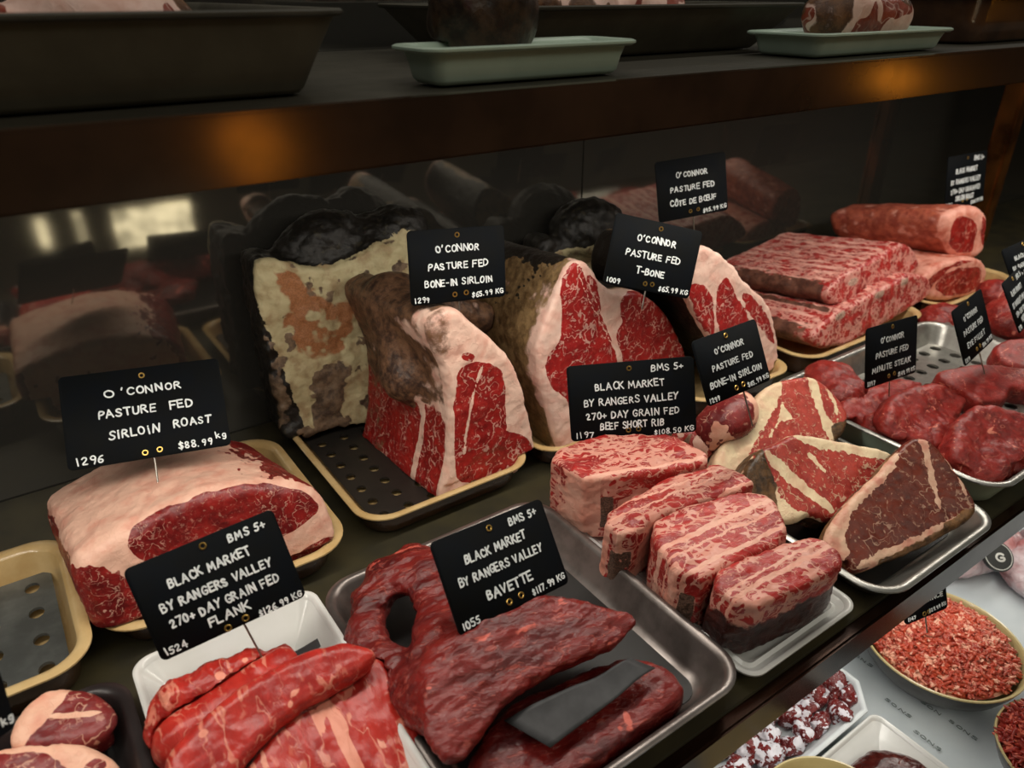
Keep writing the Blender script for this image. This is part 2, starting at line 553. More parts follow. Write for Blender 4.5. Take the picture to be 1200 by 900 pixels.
def tube_data(pts, r, n=8):
    pts = [np.asarray(p, float) for p in pts]; rings = []
    for i, p in enumerate(pts):
        t = pts[min(i+1, len(pts)-1)]-pts[max(i-1, 0)]; t /= np.linalg.norm(t)
        a = np.cross(t, [0, 0, 1.0]);
        if np.linalg.norm(a) < 1e-3: a = np.cross(t, [1.0, 0, 0])
        a /= np.linalg.norm(a); b = np.cross(t, a)
        rr = r[i] if hasattr(r, '__len__') else r
        rings.append([tuple(p+(a*math.cos(2*math.pi*k/n)+b*math.sin(2*math.pi*k/n))*rr) for k in range(n)])
    return rings
def tube(name, pts, r, mat, parent=None, n=8):
    return loft(name, tube_data(pts, r, n), mat, parent, True, True)

# ------------------------------------------------------------------ materials of the case and the trays
M_wood = plain('khaki_shelf', S(66, 60, 40), .40, nscale=14., c2=S(46, 43, 33), nz=.2)
M_rail = plain('brown_rail', S(62, 40, 28), .20, metal=.75, nscale=16., c2=S(46, 29, 20), nz=.18)
M_rail2 = plain('tarnished_rail', S(84, 62, 48), .15, metal=.35, nscale=14., c2=S(62, 46, 36), nz=.12)
M_brass = plain('dull_brass', S(168, 108, 50), .24, metal=.8, nscale=12., c2=S(70, 42, 22), nz=.25)
M_mirror, _nt, _b = newmat('dark_mirror')
_b.inputs['Base Color'].default_value = (.20, .19, .165, 1); _b.inputs['Metallic'].default_value = .84
_tc = nd(_nt, 'ShaderNodeTexCoord').outputs['Object']
_n = noise(_nt, _tc, 4., 3.); _nt.links.new(mth(_nt, 'MULTIPLY', _n.outputs['Fac'], .10), _b.inputs['Roughness'])
M_cream = plain('cream_glaze', S(206, 178, 128), .28, nscale=35., c2=S(188, 156, 104), coat=.3)
M_brownglaze = plain('brown_glaze', S(92, 62, 40), .22, nscale=25., c2=S(64, 42, 28), coat=.4)
M_steel = plain('brushed_steel', S(178, 176, 170), .34, metal=.85, nscale=50., c2=S(150, 148, 142), nz=.2)
M_alu = plain('pewter_steel', S(146, 138, 134), .36, metal=.8, nscale=40., c2=S(112, 104, 100), nz=.2)
M_darkplate = plain('dark_drain_plate', S(58, 54, 50), .4, metal=.4, nscale=40., nz=.2)
M_greyplate = plain('grey_drain_plate', S(120, 124, 122), .36, metal=.55, nscale=30., c2=S(92, 95, 94), nz=.2)
M_black = plain('black_plastic', S(74, 70, 60), .5, nscale=30., nz=.2)
M_mat = plain('black_tray_mat', S(30, 29, 28), .5, nscale=80.)
M_blacktray = plain('black_tray', S(44, 38, 38), .34, nscale=30., c2=S(36, 30, 30), nz=.2)
M_blackpan = plain('lightened_black_pan', S(100, 94, 78), .55, nscale=30., c2=S(88, 82, 68), nz=.2)  # pan black lightened in its colour to stand in for room fill
M_white = plain('white_enamel', S(226, 226, 224), .22, nscale=20., c2=S(218, 218, 214), coat=.3)
M_green = plain('pale_green_enamel', S(190, 208, 190), .3, nscale=20., c2=S(178, 198, 180))
M_floor = plain('shop_floor', S(116, 106, 90), .6, nscale=6.)
M_wall = plain('shop_wall', S(104, 96, 80), .7, nscale=5.)

# ------------------------------------------------------------------ the room and the display case
def struct(o): o['kind'] = 'structure'; return o
struct(box('floor', (-6, -3.0, -1.0), (16, 1.2, -.95), M_floor, bev=0))
struct(box('wall_front', (-6, -3.05, -.95), (16, -2.95, 2.4), M_wall, bev=0))
struct(box('wall_back', (-6, 1.1, -.95), (16, 1.2, 2.4), M_wall, bev=0))

def shelf(name, label, parts_):
    (lo, hi) = parts_[0][1:3]
    o = empty(name, ((lo[0]+hi[0])/2, (lo[1]+hi[1])/2, lo[2]), label, 'shelf' if 'shelf' in name else name.split('_')[-1])
    for nm, lo, hi, m, bv in parts_:
        c = box(nm, lo, hi, m, o, bv); c.location = -o.location
    return o
shelf('display_shelf', 'middle shelf of the case carrying the large cuts and their trays', [
    ('board', (-.9, .2285, -.03), (2.35, .872, 0.0), M_wood, .001), ('front_rail', (-.9, .2165, -.037), (2.35, .2285, 0.0), M_rail, .002)])
shelf('display_shelf', 'upper shelf of the case with a tarnished brass-brown front rail', [
    ('board', (-.9, .4555, .405), (2.35, .872, .4395), M_black, .001), ('front_rail', (-.9, .4435, .4005), (2.35, .4555, .4405), M_rail2, .0015)])
shelf('display_shelf', 'lowest shelf of the case lined with white paper, under the brown rail', [
    ('board', (-.9, -.05, -.275), (2.35, .872, -.25), M_wood, .001)])
shelf('back_mirror', 'dark mirror panels closing the back of the display case', [
    ('mirror_panel', (a, .873, -.25), (b, .879, 1.1), M_mirror, .0006) for a, b in ((-.9, .74), (.742, 1.515), (1.517, 2.35))])
shelf('corner_post', 'narrow brass post beside the rib roasts at the end of the case', [
    ('post', (1.76, .72, 0.0), (1.80, .76, .405), M_brass, .006)])

# far side of the shop: lit windows and two amber lamps, seen as reflections in the mirror and the rail
Mv = .872
def mirrored(px, py, y):              # where a thing at depth y in the room stands so that the back mirror shows it at this pixel
    return aty(px, py, 2*Mv-y)
M_win = glow('lit_window', S(226, 214, 180), 7.0)
M_amber = glow('amber_lamp_glass', S(255, 160, 40), 9.0)
for k, (x0, x1, y0, y1) in enumerate(((40, 62, 258, 292), (84, 106, 250, 288), (130, 230, 248, 278))):
    a = mirrored(x0, y0, -2.93); b = mirrored(x1, y1, -2.93)
    w = struct(box('window_%d' % (k+1), (min(a[0], b[0]), -2.95, min(a[2], b[2])), (max(a[0], b[0]), -2.93, max(a[2], b[2])), M_win, bev=.004))

# ------------------------------------------------------------------ trays
def drain_plate(name, x0, x1, y0, y1, z, mat, parent, pitch=.022, hole=(.0065, .0042), rot=0):
    nx = max(2, int((x1-x0)/pitch)); ny = max(2, int((y1-y0)/pitch)); px = (x1-x0)/nx; py = (y1-y0)/ny
    bm = bmesh.new(); n = 16
    for i in range(nx):
        for j in range(ny):
            cx, cy = x0+(i+.5)*px, y0+(j+.5)*py
            o, inn = [], []
            for k in range(n):
                a = 2*math.pi*k/n; c, s_ = math.cos(a), math.sin(a)
                m = max(abs(c), abs(s_)); o.append(bm.verts.new((cx+c/m*px/2, cy+s_/m*py/2, z)))
                inn.append(bm.verts.new((cx+c*hole[0], cy+s_*hole[1], z)))
            dn = [bm.verts.new((v.co.x, v.co.y, z-.003)) for v in inn]
            for k in range(n):
                k2 = (k+1) % n
                bm.faces.new((o[k], o[k2], inn[k2], inn[k])); bm.faces.new((inn[k], inn[k2], dn[k2], dn[k]))
    bmesh.ops.remove_doubles(bm, verts=bm.verts[:], dist=1e-5)
    me = bpy.data.meshes.new(name); bm.to_mesh(me); bm.free(); me.materials.append(mat)
    return link(name, me, parent)

def tray(name, label, x0, x1, y0, y1, h, mo, mi, r=.03, rim=.006, slope=.012, t=.003, z=0.0, plate=None, platez=.012, group=None,
         names=('shell', 'lining', 'rim'), seg=8, mrim=None, flat=False, mfloor=None, cat='tray', platekw={}, grow=False):
    """rounded rectangular pan standing on z: outer shell, inner lining, rolled or flat rim"""
    cx, cy = (x0+x1)/2, (y0+y1)/2; hw, hd = (x1-x0)/2, (y1-y0)/2
    TRAYS.append((x0, x1, y0, y1, z, h, rim+slope*.6+t+.001, (platez+.0005) if plate else (.0062 if mfloor else .0046)))
    root = empty(name, (cx, cy, z), label, cat, group)
    def ring(ins, zz, rr=None):
        return [(a, b, zz) for a, b in rrect(hw-ins, hd-ins, (r-ins*.6) if rr is None else rr, seg)]
    s = slope; e = rim
    outer = [ring(e+s+.010, .0), ring(e+s+.003, .001), ring(e+s, .004), ring(e+s*.5, h*.5), ring(e*.9, h-.0045)]
    loft(names[0], outer, mo, root, cap0=True)
    if flat: rings = [ring(e*.9, h-.0045), ring(.001, h-.0035), ring(0, h-.0025), ring(0, h-.001), ring(.001, h), ring(e*.75, h), ring(e*.95, h-.001), ring(e+.0015, h-.004)]
    else: rings = [ring(e*.9, h-.0045), ring(e*.3, h-.0042), ring(0, h-.0025), ring(0, h-.001), ring(e*.25, h), ring(e*.6, h), ring(e*.9, h-.0008), ring(e+.0012, h-.004)]
    loft(names[2], rings, mrim or mi, root)
    inner = [ring(e+.0012, h-.004), ring(e+s*.5+t, h*.5), ring(e+s+t-.001, .010), ring(e+s+t+.002, .006), ring(e+s+t+.008, .004)]
    loft(names[1], inner, mi, root, cap1=True)
    if mfloor:
        loft('tray_mat', [ring(e+s+t+.006, .0045), ring(e+s+t+.006, .0055)], mfloor, root, cap1=True)
    if plate:
        ii = e+s*.75+t+.004
        drain_plate('drain_plate', -hw+ii, hw-ii, -hd+ii, hd-ii, platez, plate, root, **platekw)
    return root

_tray = tray
def tray(name, *a, **k):
    if name == 'ceramic_tray': k.setdefault('slope', .005)
    return _tray(name, *a, **k)
G1 = 'brown and cream glazed stoneware trays'
tray('ceramic_tray', 'empty brown and cream stoneware tray with grey perforated plate, left of the roast', -.235, -.026, .525, .715, .040, M_brownglaze, M_cream, r=.035, rim=.010, plate=M_greyplate, platez=.016, group=G1, platekw=dict(pitch=.030, hole=(.0062, .0075)))
tray('ceramic_tray', 'stoneware tray under the fat-capped boneless roast', -.022, .20, .545, .79, .034, M_brownglaze, M_cream, r=.04, rim=.010, group=G1)
tray('ceramic_tray', 'stoneware tray with black perforated plate under the tall bone-in loin', .218, .428, .560, .85, .032, M_brownglaze, M_cream, r=.035, rim=.008, plate=M_darkplate, platez=.013, group=G1, platekw=dict(pitch=.026, hole=(.0055, .0065)))
tray('ceramic_tray', 'stoneware tray under the big T-bone loin, mostly hidden by the short ribs', .440, .655, .560, .84, .032, M_brownglaze, M_cream, r=.035, rim=.008, group=G1)
tray('ceramic_tray', 'stoneware tray corner beside the rib loin, behind the T-bone steaks', .668, .862, .535, .82, .036, M_brownglaze, M_cream, r=.035, rim=.009, group=G1)
tray('ceramic_tray', 'stoneware tray under the two stacked racks of short rib', .885, 1.205, .532, .80, .038, M_brownglaze, M_cream, r=.04, rim=.009, group=G1)
tray('ceramic_tray', 'stoneware tray under the two rib roasts at the back', 1.235, 1.50, .528, .80, .040, M_brownglaze, M_cream, r=.04, rim=.009, group=G1)
tray('steel_tray', 'pewter steel tray holding the loose bavette', .142, .386, .225, .507, .034, M_alu, M_alu, r=.032, rim=.007, mfloor=M_mat, names=('shell', 'lining', 'rim'), slope=.010)
tray('enamel_tray', 'glossy white tray with a tall back wall behind the flank steak', -.008, .140, .225, .507, .040, M_white, M_white, r=.016, rim=.005, slope=.022, mfloor=M_mat)
tray('plastic_tray', 'black tray holding the pale-fatted steaks in the corner', -.21, -.012, .28, .505, .036, M_blacktray, M_blacktray, r=.028, rim=.008, slope=.010)
tray('enamel_tray', 'low white tray under the cut short rib blocks', .393, .541, .229, .500, .016, M_white, M_white, r=.016, rim=.005, slope=.008)
tray('steel_tray', 'bright steel tray holding the T-bone steaks', .548, .757, .210, .46, .028, M_steel, M_steel, r=.034, rim=.008, mfloor=M_mat, slope=.012)
tray('steel_tray', 'perforated steel tray behind the minute steaks', .775, 1.175, .226, .520, .040, M_green, M_steel, r=.034, rim=.008, plate=M_steel, platez=.011, platekw=dict(pitch=.030, hole=(.008, .008)))
tray('steel_tray', 'steel tray of eye fillet at the edge of the case', 1.19, 1.42, .24, .515, .030, M_steel, M_steel, r=.034, rim=.008)
# upper shelf
UZ = .4405
tray('enamel_plate', 'pale green enamel plate on the upper shelf, above the dry-aged slab', .262, .455, .468, .535, .026, M_green, M_green, r=.016, rim=.008, slope=.004, z=UZ, cat='plate')
tray('enamel_plate', 'pale green enamel plate under the joint on the upper shelf', .694, .945, .472, .572, .023, M_green, M_green, r=.016, rim=.008, slope=.004, z=UZ, cat='plate')
tray('roasting_tray', 'black tray with sloping sides on the upper shelf between the two plates', .385, .815, .576, .81, .048, M_blackpan, M_black, r=.02, rim=.006, slope=.035, z=UZ)
tray('roasting_tray', 'large black tray at the dark end of the upper shelf', -.40, .215, .470, .83, .050, M_blackpan, M_black, r=.03, rim=.006, slope=.02, z=UZ)
tray('ceramic_tray', 'brown glazed tray at the far end of the upper shelf', 1.04, 1.40, .50, .74, .055, M_brownglaze, M_brownglaze, r=.04, rim=.008, z=UZ)

# globe lamps across the shop, mirrored in the upper rail
def floor_lamp(label, px, py, yl, r):
    p = aty(px, py, 2*.4435-yl); p = np.array([p[0], yl, p[2]])
    root = empty('floor_lamp', (p[0], p[1], -.95), label, 'lamp')
    bm = bmesh.new(); bmesh.ops.create_uvsphere(bm, u_segments=24, v_segments=12, radius=r)
    me = bpy.data.meshes.new('globe'); bm.to_mesh(me); bm.free(); me.materials.append(M_amber)
    for q in me.polygons: q.use_smooth = True
    g = link('globe', me, root); g.location = (0, 0, p[2]+.95)
    tube('pole', [(0, 0, .02), (0, 0, p[2]+.95-r*.9)], .012, M_brass, root)
    loft('base', [[(q*math.cos(2*math.pi*k/24), q*math.sin(2*math.pi*k/24), z) for k in range(24)] for q, z in ((.14, 0), (.14, .012), (.05, .022), (.014, .03))], M_brass, root, True, True)
floor_lamp('amber globe lamp across the shop, mirrored in the upper rail', 298, 175, -1.3, .085)
floor_lamp('second amber globe lamp across the shop, mirrored at the far end of the rail', 1045, 95, -1.0, .07)
# ------------------------------------------------------------------ meat colours
M_roast = meat_mat('roast_meat', lean=S(138, 32, 29), lean2=S(96, 20, 21), fat=S(230, 184, 162), fat2=S(214, 150, 130), vein=95, vw=.07, va=.65, rw=.014, fleck=.3, edge=.35, rough=.34)
M_loin = meat_mat('loin_meat', lean=S(158, 36, 32), lean2=S(128, 26, 26), fat=S(232, 196, 178), fat2=S(220, 168, 150), crust=S(126, 92, 68), crust2=S(58, 40, 32), bone=S(120, 92, 66), vein=62, vw=.05, va=.7, fleck=.5, edge=.3)
M_tbone = meat_mat('tbone_meat', lean=S(164, 38, 36), lean2=S(140, 30, 31), fat=S(234, 198, 182), fat2=S(224, 172, 156), crust=S(150, 122, 84), crust2=S(96, 72, 44), bone=S(34, 26, 20), vein=58, vw=.13, va=.75, fleck=.55, edge=.3)
M_rib = meat_mat('short_rib_meat', net=1.0, rw=.03, lean=S(172, 44, 39), lean2=S(140, 30, 29), fat=S(228, 172, 152), fat2=S(216, 140, 120), crust=S(74, 34, 28), crust2=S(40, 18, 16), bone=S(120, 92, 78), vein=135, vw=.16, va=.9, patch=40, stretch=(.38, 1.0, .7), rot=(0, 0, R(-24)), fleck=.75, edge=.5, warp=.02)  # crust tones here carry the shade painted on the block sides
M_rack = meat_mat('rack_meat', net=1.0, rw=.03, lean=S(172, 40, 37), lean2=S(140, 28, 29), fat=S(226, 168, 154), fat2=S(206, 136, 122), crust=S(128, 84, 68), crust2=S(84, 50, 42), bone=S(214, 176, 158), vein=120, vw=.20, va=.85, patch=60, fleck=.6, edge=.35, warp=.02)
M_steak = meat_mat('steak_meat', lean=S(178, 66, 54), lean2=S(150, 48, 41), fat=S(236, 214, 176), fat2=S(222, 182, 150), crust=S(112, 80, 48), crust2=S(50, 36, 24), bone=S(160, 130, 96), vein=62, vw=.12, va=.65, fleck=.55, edge=.3)
M_aged = meat_mat('aged_steak_meat', lean=S(112, 44, 27), lean2=S(84, 30, 19), fat=S(226, 186, 158), fat2=S(200, 130, 110), crust=S(140, 100, 62), crust2=S(70, 48, 30), vein=55, vw=.07, va=.6, fleck=.45, edge=.35)
M_flank = meat_mat('flank_meat', lean=S(182, 46, 36), lean2=S(148, 30, 26), fat=S(228, 150, 126), fat2=S(214, 120, 98), vein=50, vw=.08, va=.75, rw=.028, patch=34, stretch=(1.1, .30, 1), rot=(0, 0, 0), fleck=.35, edge=.6, rough=.33, fib=220)
M_bav = meat_mat('bavette_meat', lean=S(120, 30, 26), lean2=S(72, 15, 16), fat=S(206, 100, 84), fat2=S(176, 66, 56), vein=60, vw=.08, va=.5, rw=.010, stretch=(.32, 1.1, 1), rot=(0, 0, R(-15)), fleck=.4, edge=.7, rough=.30, bump=.9, fib=220)
M_minute = meat_mat('minute_meat', lean=S(146, 38, 31), lean2=S(108, 24, 21), fat=S(214, 126, 104), fat2=S(190, 92, 74), vein=38, vw=.035, va=.7, fleck=.3, edge=.7, rough=.40, bump=.8, rw=.010, fib=240)
M_dry = meat_mat('dry_aged_meat', lean=S(28, 24, 19), lean2=S(17, 15, 12), fat=S(192, 180, 140), fat2=S(158, 134, 98), crust=S(128, 106, 84), crust2=S(74, 60, 50), bone=S(168, 112, 72), bspeck=.75, vein=30, vw=.03, va=.0, fleck=.05, edge=1.0, bump=.9, rough=.5)
M_pale = meat_mat('pale_steak_meat', lean=S(132, 42, 41), lean2=S(104, 30, 32), fat=S(236, 186, 160), fat2=S(222, 152, 128), vein=60, vw=.10, va=.7, fleck=.4, edge=.4)
M_ribeye = meat_mat('rib_roast_meat', lean=S(156, 38, 32), lean2=S(122, 26, 24), fat=S(228, 160, 142), fat2=S(200, 110, 90), crust=S(190, 100, 76), crust2=S(150, 66, 52), bone=S(120, 92, 66), vein=50, vw=.12, va=.7, fleck=.4, edge=.4)

FINE = 1.0          # voxel multiplier
def fatmask(sd, w=.0022): return sstep(w, -w, -sd)        # 1 outside (fat), 0 inside the lean outline
def bx(f, *lohi): return f
def face2(a, b, z, back=0.0):
    """a standing cut face through two pixels of its lower edge, at height z; leaning back by `back` degrees"""
    p, q = at(*a, z), at(*b, z); d = q-p; d /= np.linalg.norm(d)
    n = np.array([d[1], -d[0], 0.0])
    n = n*math.cos(R(back))+np.array([0, 0, math.sin(R(back))])
    return Face(p, n)
def mpp(p): return float((np.asarray(p)-CC)@CF)/FPX        # metres per pixel at a place
def lump(px, py, z, rx, ry, rz, yaw=0, pitch=0, roll=0):
    e = Euler((R(pitch), R(roll), R(yaw))).to_matrix()
    A = np.array([list(e.col[i]) for i in range(3)])
    return ell(at(px, py, z), (rx, ry, rz), A)

# ---- boneless roast with a fat cap
fc = Face(aty(230, 640, .566), (0, -1, .22))
f = prism(fc, [(84, 662), (105, 645), (150, 618), (200, 592), (250, 573), (300, 564), (350, 566), (376, 576), (388, 592), (399, 622), (396, 645), (330, 690), (220, 735), (140, 752), (112, 745), (92, 700)], .150, r=.014, sh=(-.10, .10), k=.4, n=2)
eye = [(148, 640), (155, 622), (180, 607), (215, 590), (250, 577), (285, 570), (320, 569), (350, 573), (366, 580), (374, 592), (370, 603), (345, 622), (325, 632), (270, 655), (200, 668), (165, 656)]
low = [(80, 668), (112, 664), (140, 668), (160, 690), (190, 700), (230, 700), (250, 730), (120, 760), (90, 720)]
lowr = [(338, 664), (360, 640), (392, 626), (402, 640), (360, 690)]
def reg(V, N):
    u, v, w = fc.loc(V)
    P = lambda q: polysd(chaikin(fc.px(q), 2), u, v)+.0012*fbm(V, 60, 3)
    sd = np.minimum(P(eye), np.minimum(P(low)+.003*fbm(V, 160, 8), P(lowr)))
    front = fatmask(sd)
    side = np.maximum(sstep(.25, .5, np.abs(N[:, 0])+.25*fbm(V, 70, 5))*sstep(.05, -.25, N[:, 2]-.45+.2*fbm(V, 50, 9)), sstep(.34, .48, N[:, 0]+.06*fbm(V, 90, 6)))
    top = 1-side*.95
    fat = np.where(w < .010, front, top)
    return fat, None, None
meat('sirloin_roast', 'boneless roast with thick pale fat cap and dark red face on a stoneware tray', f, .0016*FINE, M_roast, reg, fatparts('lean', 'fat_cap'), [(.0022, 35, 1, (1, 1, 1)), (.0006, 160, 4, (1, 1, 1))], plabels={'fat_cap': 'pale pink fat cap'})

# ---- tall bone-in loin, its cut face towards the front
fb = Face(aty(560, 500, .578), (0.05, -1, .05))
out = [(514, 590), (524, 556), (529, 500), (525, 445), (508, 408), (498, 383), (514, 366), (536, 360), (562, 384), (598, 416), (614, 450), (622, 490), (630, 524), (628, 546), (600, 562), (555, 582), (530, 592)]
f1 = prism(fb, out, .185, r=.008, sh=(0, -.02))
f = union([f1, cap(aty(462, 352, .705), aty(478, 440, .66), .026, .030), cap(aty(462, 352, .705), aty(560, 372, .70), .024, .02)], .02)
eyeB = [(536, 436), (550, 426), (572, 426), (586, 434), (591, 450), (592, 480), (594, 500), (588, 507), (600, 506), (615, 513), (625, 526), (622, 537), (605, 546), (585, 553), (560, 562), (545, 567), (535, 560), (534, 520), (534, 480), (536, 455)]
streak = [(563, 426), (567, 428), (557, 462), (549, 500), (544, 545), (542, 545), (547, 490), (555, 455)]
spot = [(540, 417), (548, 412), (557, 416), (555, 423), (545, 424)]
bonB = [(545, 572), (556, 562), (566, 566), (560, 576)]
def reg(V, N):
    u, v, w = fb.loc(V)
    P = lambda q: polysd(chaikin(fb.px(q), 2), u, v)+.0012*fbm(V, 120, 3)
    sd = np.maximum(np.minimum(P(eyeB)-.0012, P(spot)), -P(streak)-.0006)
    front = fatmask(sd, .0014)
    zb = aty(470, 468, .65)[2]
    n1 = fbm(V, 45, 2, 4)
    low = sstep(.02, -.012, V[:, 2]-zb+.012*n1)
    sidefat = 1-low*(.62+.5*sstep(-.1, .5, fbm(V*np.array([1, .6, .35]), 60, 12, 3)))
    e0 = fb.pt(527, 520); d0 = ray(499, 525)
    stripe = np.abs(V[:, 1]-e0[0]*d0[1]/d0[0]+.003*n1)
    sidefat = np.maximum(sidefat, sstep(.006, .003, stripe))
    isf = sstep(.012, .006, w)
    fat = front*isf+sidefat*(1-isf)
    cr = ((1-low)*(.48+.5*sstep(.01, .10, w)+.35*n1)+low*.45*sstep(.15, .6, n1))*(1-isf)
    top = isf*sstep(.0, .02, V[:, 2]-aty(545, 425, .58)[2]+.008*n1)*sstep(.0, -.02, u-fb.px([(540, 400)])[0][0])*.55
    return fat, np.maximum(cr, top), sstep(.001, -.001, P(bonB))*isf
meat('bone_in_loin', 'tall bone-in loin with red cut face and white fat edge, in the perforated stoneware tray', f, .0017*FINE, M_loin, reg, fatparts('lean', 'fat', 'aged_crust'), [(.0018, 45, 1, (1, 1, 1)), (.0008, 130, 4, (1, 1, 1))], plabels={'aged_crust': 'brown dried crust', 'fat': 'white fat edge'})

# ---- T-bone loin
ft = Face(aty(720, 420, .588), (0.02, -1, .06))
out = [(657, 334), (664, 316), (676, 305), (690, 307), (699, 318), (704, 330), (716, 338), (728, 344), (742, 341), (757, 345), (776, 359), (789, 379), (798, 397), (805, 415), (808, 440), (798, 480), (770, 515), (720, 535), (668, 538), (656, 530), (648, 502), (639, 470), (632, 440), (630, 415), (635, 390), (645, 362), (653, 345)]
f = prism(ft, out, .20, r=.007, sh=(.03, -.04))
l1 = [(657, 345), (661, 324), (673, 308), (682, 312), (690, 336), (698, 352), (708, 375), (716, 400), (723, 420), (728, 450), (726, 520), (690, 528), (672, 500), (667, 470), (658, 463), (647, 456), (640, 440), (639, 425), (645, 413), (655, 403), (659, 385)]
l2 = [(727, 352), (738, 341), (756, 342), (777, 357), (790, 378), (801, 398), (808, 425), (790, 470), (760, 500), (738, 470), (731, 425), (724, 403), (722, 388), (731, 378), (726, 364)]
l3 = [(686, 322), (696, 322), (702, 340), (706, 372), (700, 366), (692, 345)]
vt = [(676, 311), (682, 314), (692, 340), (703, 362), (712, 385), (722, 405), (716, 402), (704, 376), (693, 356), (682, 332)]
def reg(V, N):
    u, v, w = ft.loc(V)
    P = lambda q: polysd(chaikin(ft.px(q), 2), u, v)+.0014*fbm(V, 110, 3)
    sd = np.minimum(np.minimum(P(l1), P(l2)), P(l3))
    sd = np.maximum(sd, -(np.abs(P(vt))-.0006))
    isf = sstep(.010, .005, w)
    n1 = fbm(V, 45, 2, 4)
    fat = fatmask(sd, .0013)*isf+(1-isf)
    cr = (1-isf)*(.35+.55*sstep(.006, .03, w)+.3*n1)
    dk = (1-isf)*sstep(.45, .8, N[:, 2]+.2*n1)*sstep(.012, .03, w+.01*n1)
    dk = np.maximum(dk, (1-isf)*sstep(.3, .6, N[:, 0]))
    return fat, cr, dk
meat('t_bone_loin', 'T-bone loin with marbled red face and tan side, behind the short rib tag', f, .0018*FINE, M_tbone, reg, fatparts('lean', 'fat', 'aged_crust'), [(.0016, 45, 1, (1, 1, 1)), (.0007, 130, 4, (1, 1, 1))], plabels={'aged_crust': 'tan aged outside'})

# ---- rib loin (the cut behind the small tilted tag)
fr = Face(aty(860, 360, .562), (0.05, -1, .05))
out = [(800, 340), (812, 302), (824, 287), (838, 292), (851, 303), (864, 314), (868, 325), (884, 339), (898, 350), (905, 364), (909, 385), (914, 405), (912, 432), (885, 445), (852, 425), (832, 398), (815, 370)]
f = prism(fr, out, .17, r=.006, sh=(.03, -.05))
ra = [(806, 338), (815, 330), (828, 335), (835, 350), (837, 372), (838, 395), (826, 388), (812, 358)]
rb = [(841, 335), (850, 324), (858, 332), (862, 350), (868, 354), (876, 370), (879, 380), (866, 400), (845, 400), (839, 372)]
rc = [(868, 345), (877, 342), (895, 362), (905, 385), (909, 405), (902, 398), (888, 380), (878, 368)]
def reg(V, N):
    u, v, w = fr.loc(V)
    P = lambda q: polysd(chaikin(fr.px(q), 2), u, v)+.0016*fbm(V, 110, 3)
    sd = np.minimum(np.minimum(P(ra), P(rb)), P(rc))
    isf = sstep(.010, .005, w); n1 = fbm(V, 45, 2, 4)
    rim = polysd(chaikin(fr.px(out), 2), u, v)
    fat = fatmask(sd, .0013)*isf+(1-isf)
    return fat, (1-isf)*(.9+.3*n1), (1-isf)*sstep(.0, .5, -N[:, 0]+.3*n1)
meat('rib_loin', 'loin cut with thick pale fat over red eye, in front of the short rib racks', f, .0019*FINE, M_tbone, reg, fatparts('lean', 'fat', 'aged_crust'), [(.0016, 45, 1, (1, 1, 1)), (.0008, 120, 4, (1, 1, 1))])

# ---- dry-aged slab against the mirror
fd = Face(aty(400, 400, .768), (-.05, -1, .06))
out = [(296, 315), (303, 304), (330, 308), (350, 313), (380, 317), (410, 306), (428, 294), (446, 288), (480, 290), (500, 330), (505, 480), (470, 500), (425, 496), (400, 502), (346, 519), (334, 516), (325, 480), (317, 440), (305, 380), (299, 340)]
f = union([prism(fd, out, .065, r=.007), ell(aty(385, 296, .825), (.065, .035, .050)), ell(aty(460, 280, .815), (.05, .04, .04))], .012)
dp = [(362, 437), (385, 428), (402, 425), (410, 440), (400, 458), (404, 480), (408, 504), (365, 512), (370, 472)]
op = [(314, 318), (330, 312), (360, 320), (385, 345), (415, 350), (410, 400), (390, 415), (345, 420), (322, 390), (325, 350)]
rp = [(408, 350), (420, 340), (445, 330), (455, 360), (430, 370), (412, 362)]
def reg(V, N):
    u, v, w = fd.loc(V)
    n1 = fbm(V, 38, 2, 4); n2 = fbm(V, 80, 21, 3)
    P = lambda q: polysd(chaikin(fd.px(q), 2), u, v)+.006*n2
    isf = sstep(.016, .006, w)
    left = sstep(.004, -.004, u-fd.px([(318, 400)])[0][0]+(v-fd.px([(318, 400)])[0][1])*.18+.003*n2)
    low_ = sstep(.0, -.06, v-fd.px([(400, 400)])[0][1])
    fat = isf*(1-left)
    cr = np.maximum(sstep(.004, -.004, P(dp)), .75*sstep(.05, .45, n1+.3*n2-.25+.35*low_))
    org = np.maximum(sstep(.016, -.016, P(op)+.012*n1), sstep(.003, -.003, P(rp)))*(.62+.35*n2)
    return fat, cr*isf, org*isf*(1-left)
meat('dry_aged_slab', 'upright slab of yellowed dry-aged fat with dark bark, leaning at the back mirror', f, .0020*FINE, M_dry, reg, fatparts('bark', 'aged_fat'), [(.005, 30, 1, (1, 1, 1)), (.0025, 90, 4, (1, 1, 1))], plabels={'bark': 'blackened bark'})

# ---- second dry-aged piece, behind the T-bone loin
fe = Face(aty(680, 300, .80), (.1, -1, .1))
f = union([prism(fe, [(634, 290), (645, 276), (668, 284), (690, 292), (715, 308), (722, 345), (640, 350)], .05, r=.008), ell(aty(688, 268, .82), (.062, .045, .045))], .008)
def reg(V, N):
    u, v, w = fe.loc(V); n1 = fbm(V, 50, 2, 4)
    isf = sstep(.012, .004, w)*sstep(-.001, -.006, v-fe.px([(680, 282)])[0][1]+.004*n1)
    return isf, .5*sstep(.2, .6, n1)*isf, None
meat('dry_aged_joint', 'blackened dry-aged joint with grey-yellow fat behind the T-bone loin', f, .0022*FINE, M_dry, reg, fatparts('bark', 'aged_fat'), [(.005, 40, 1, (1, 1, 1)), (.0012, 110, 4, (1, 1, 1))])

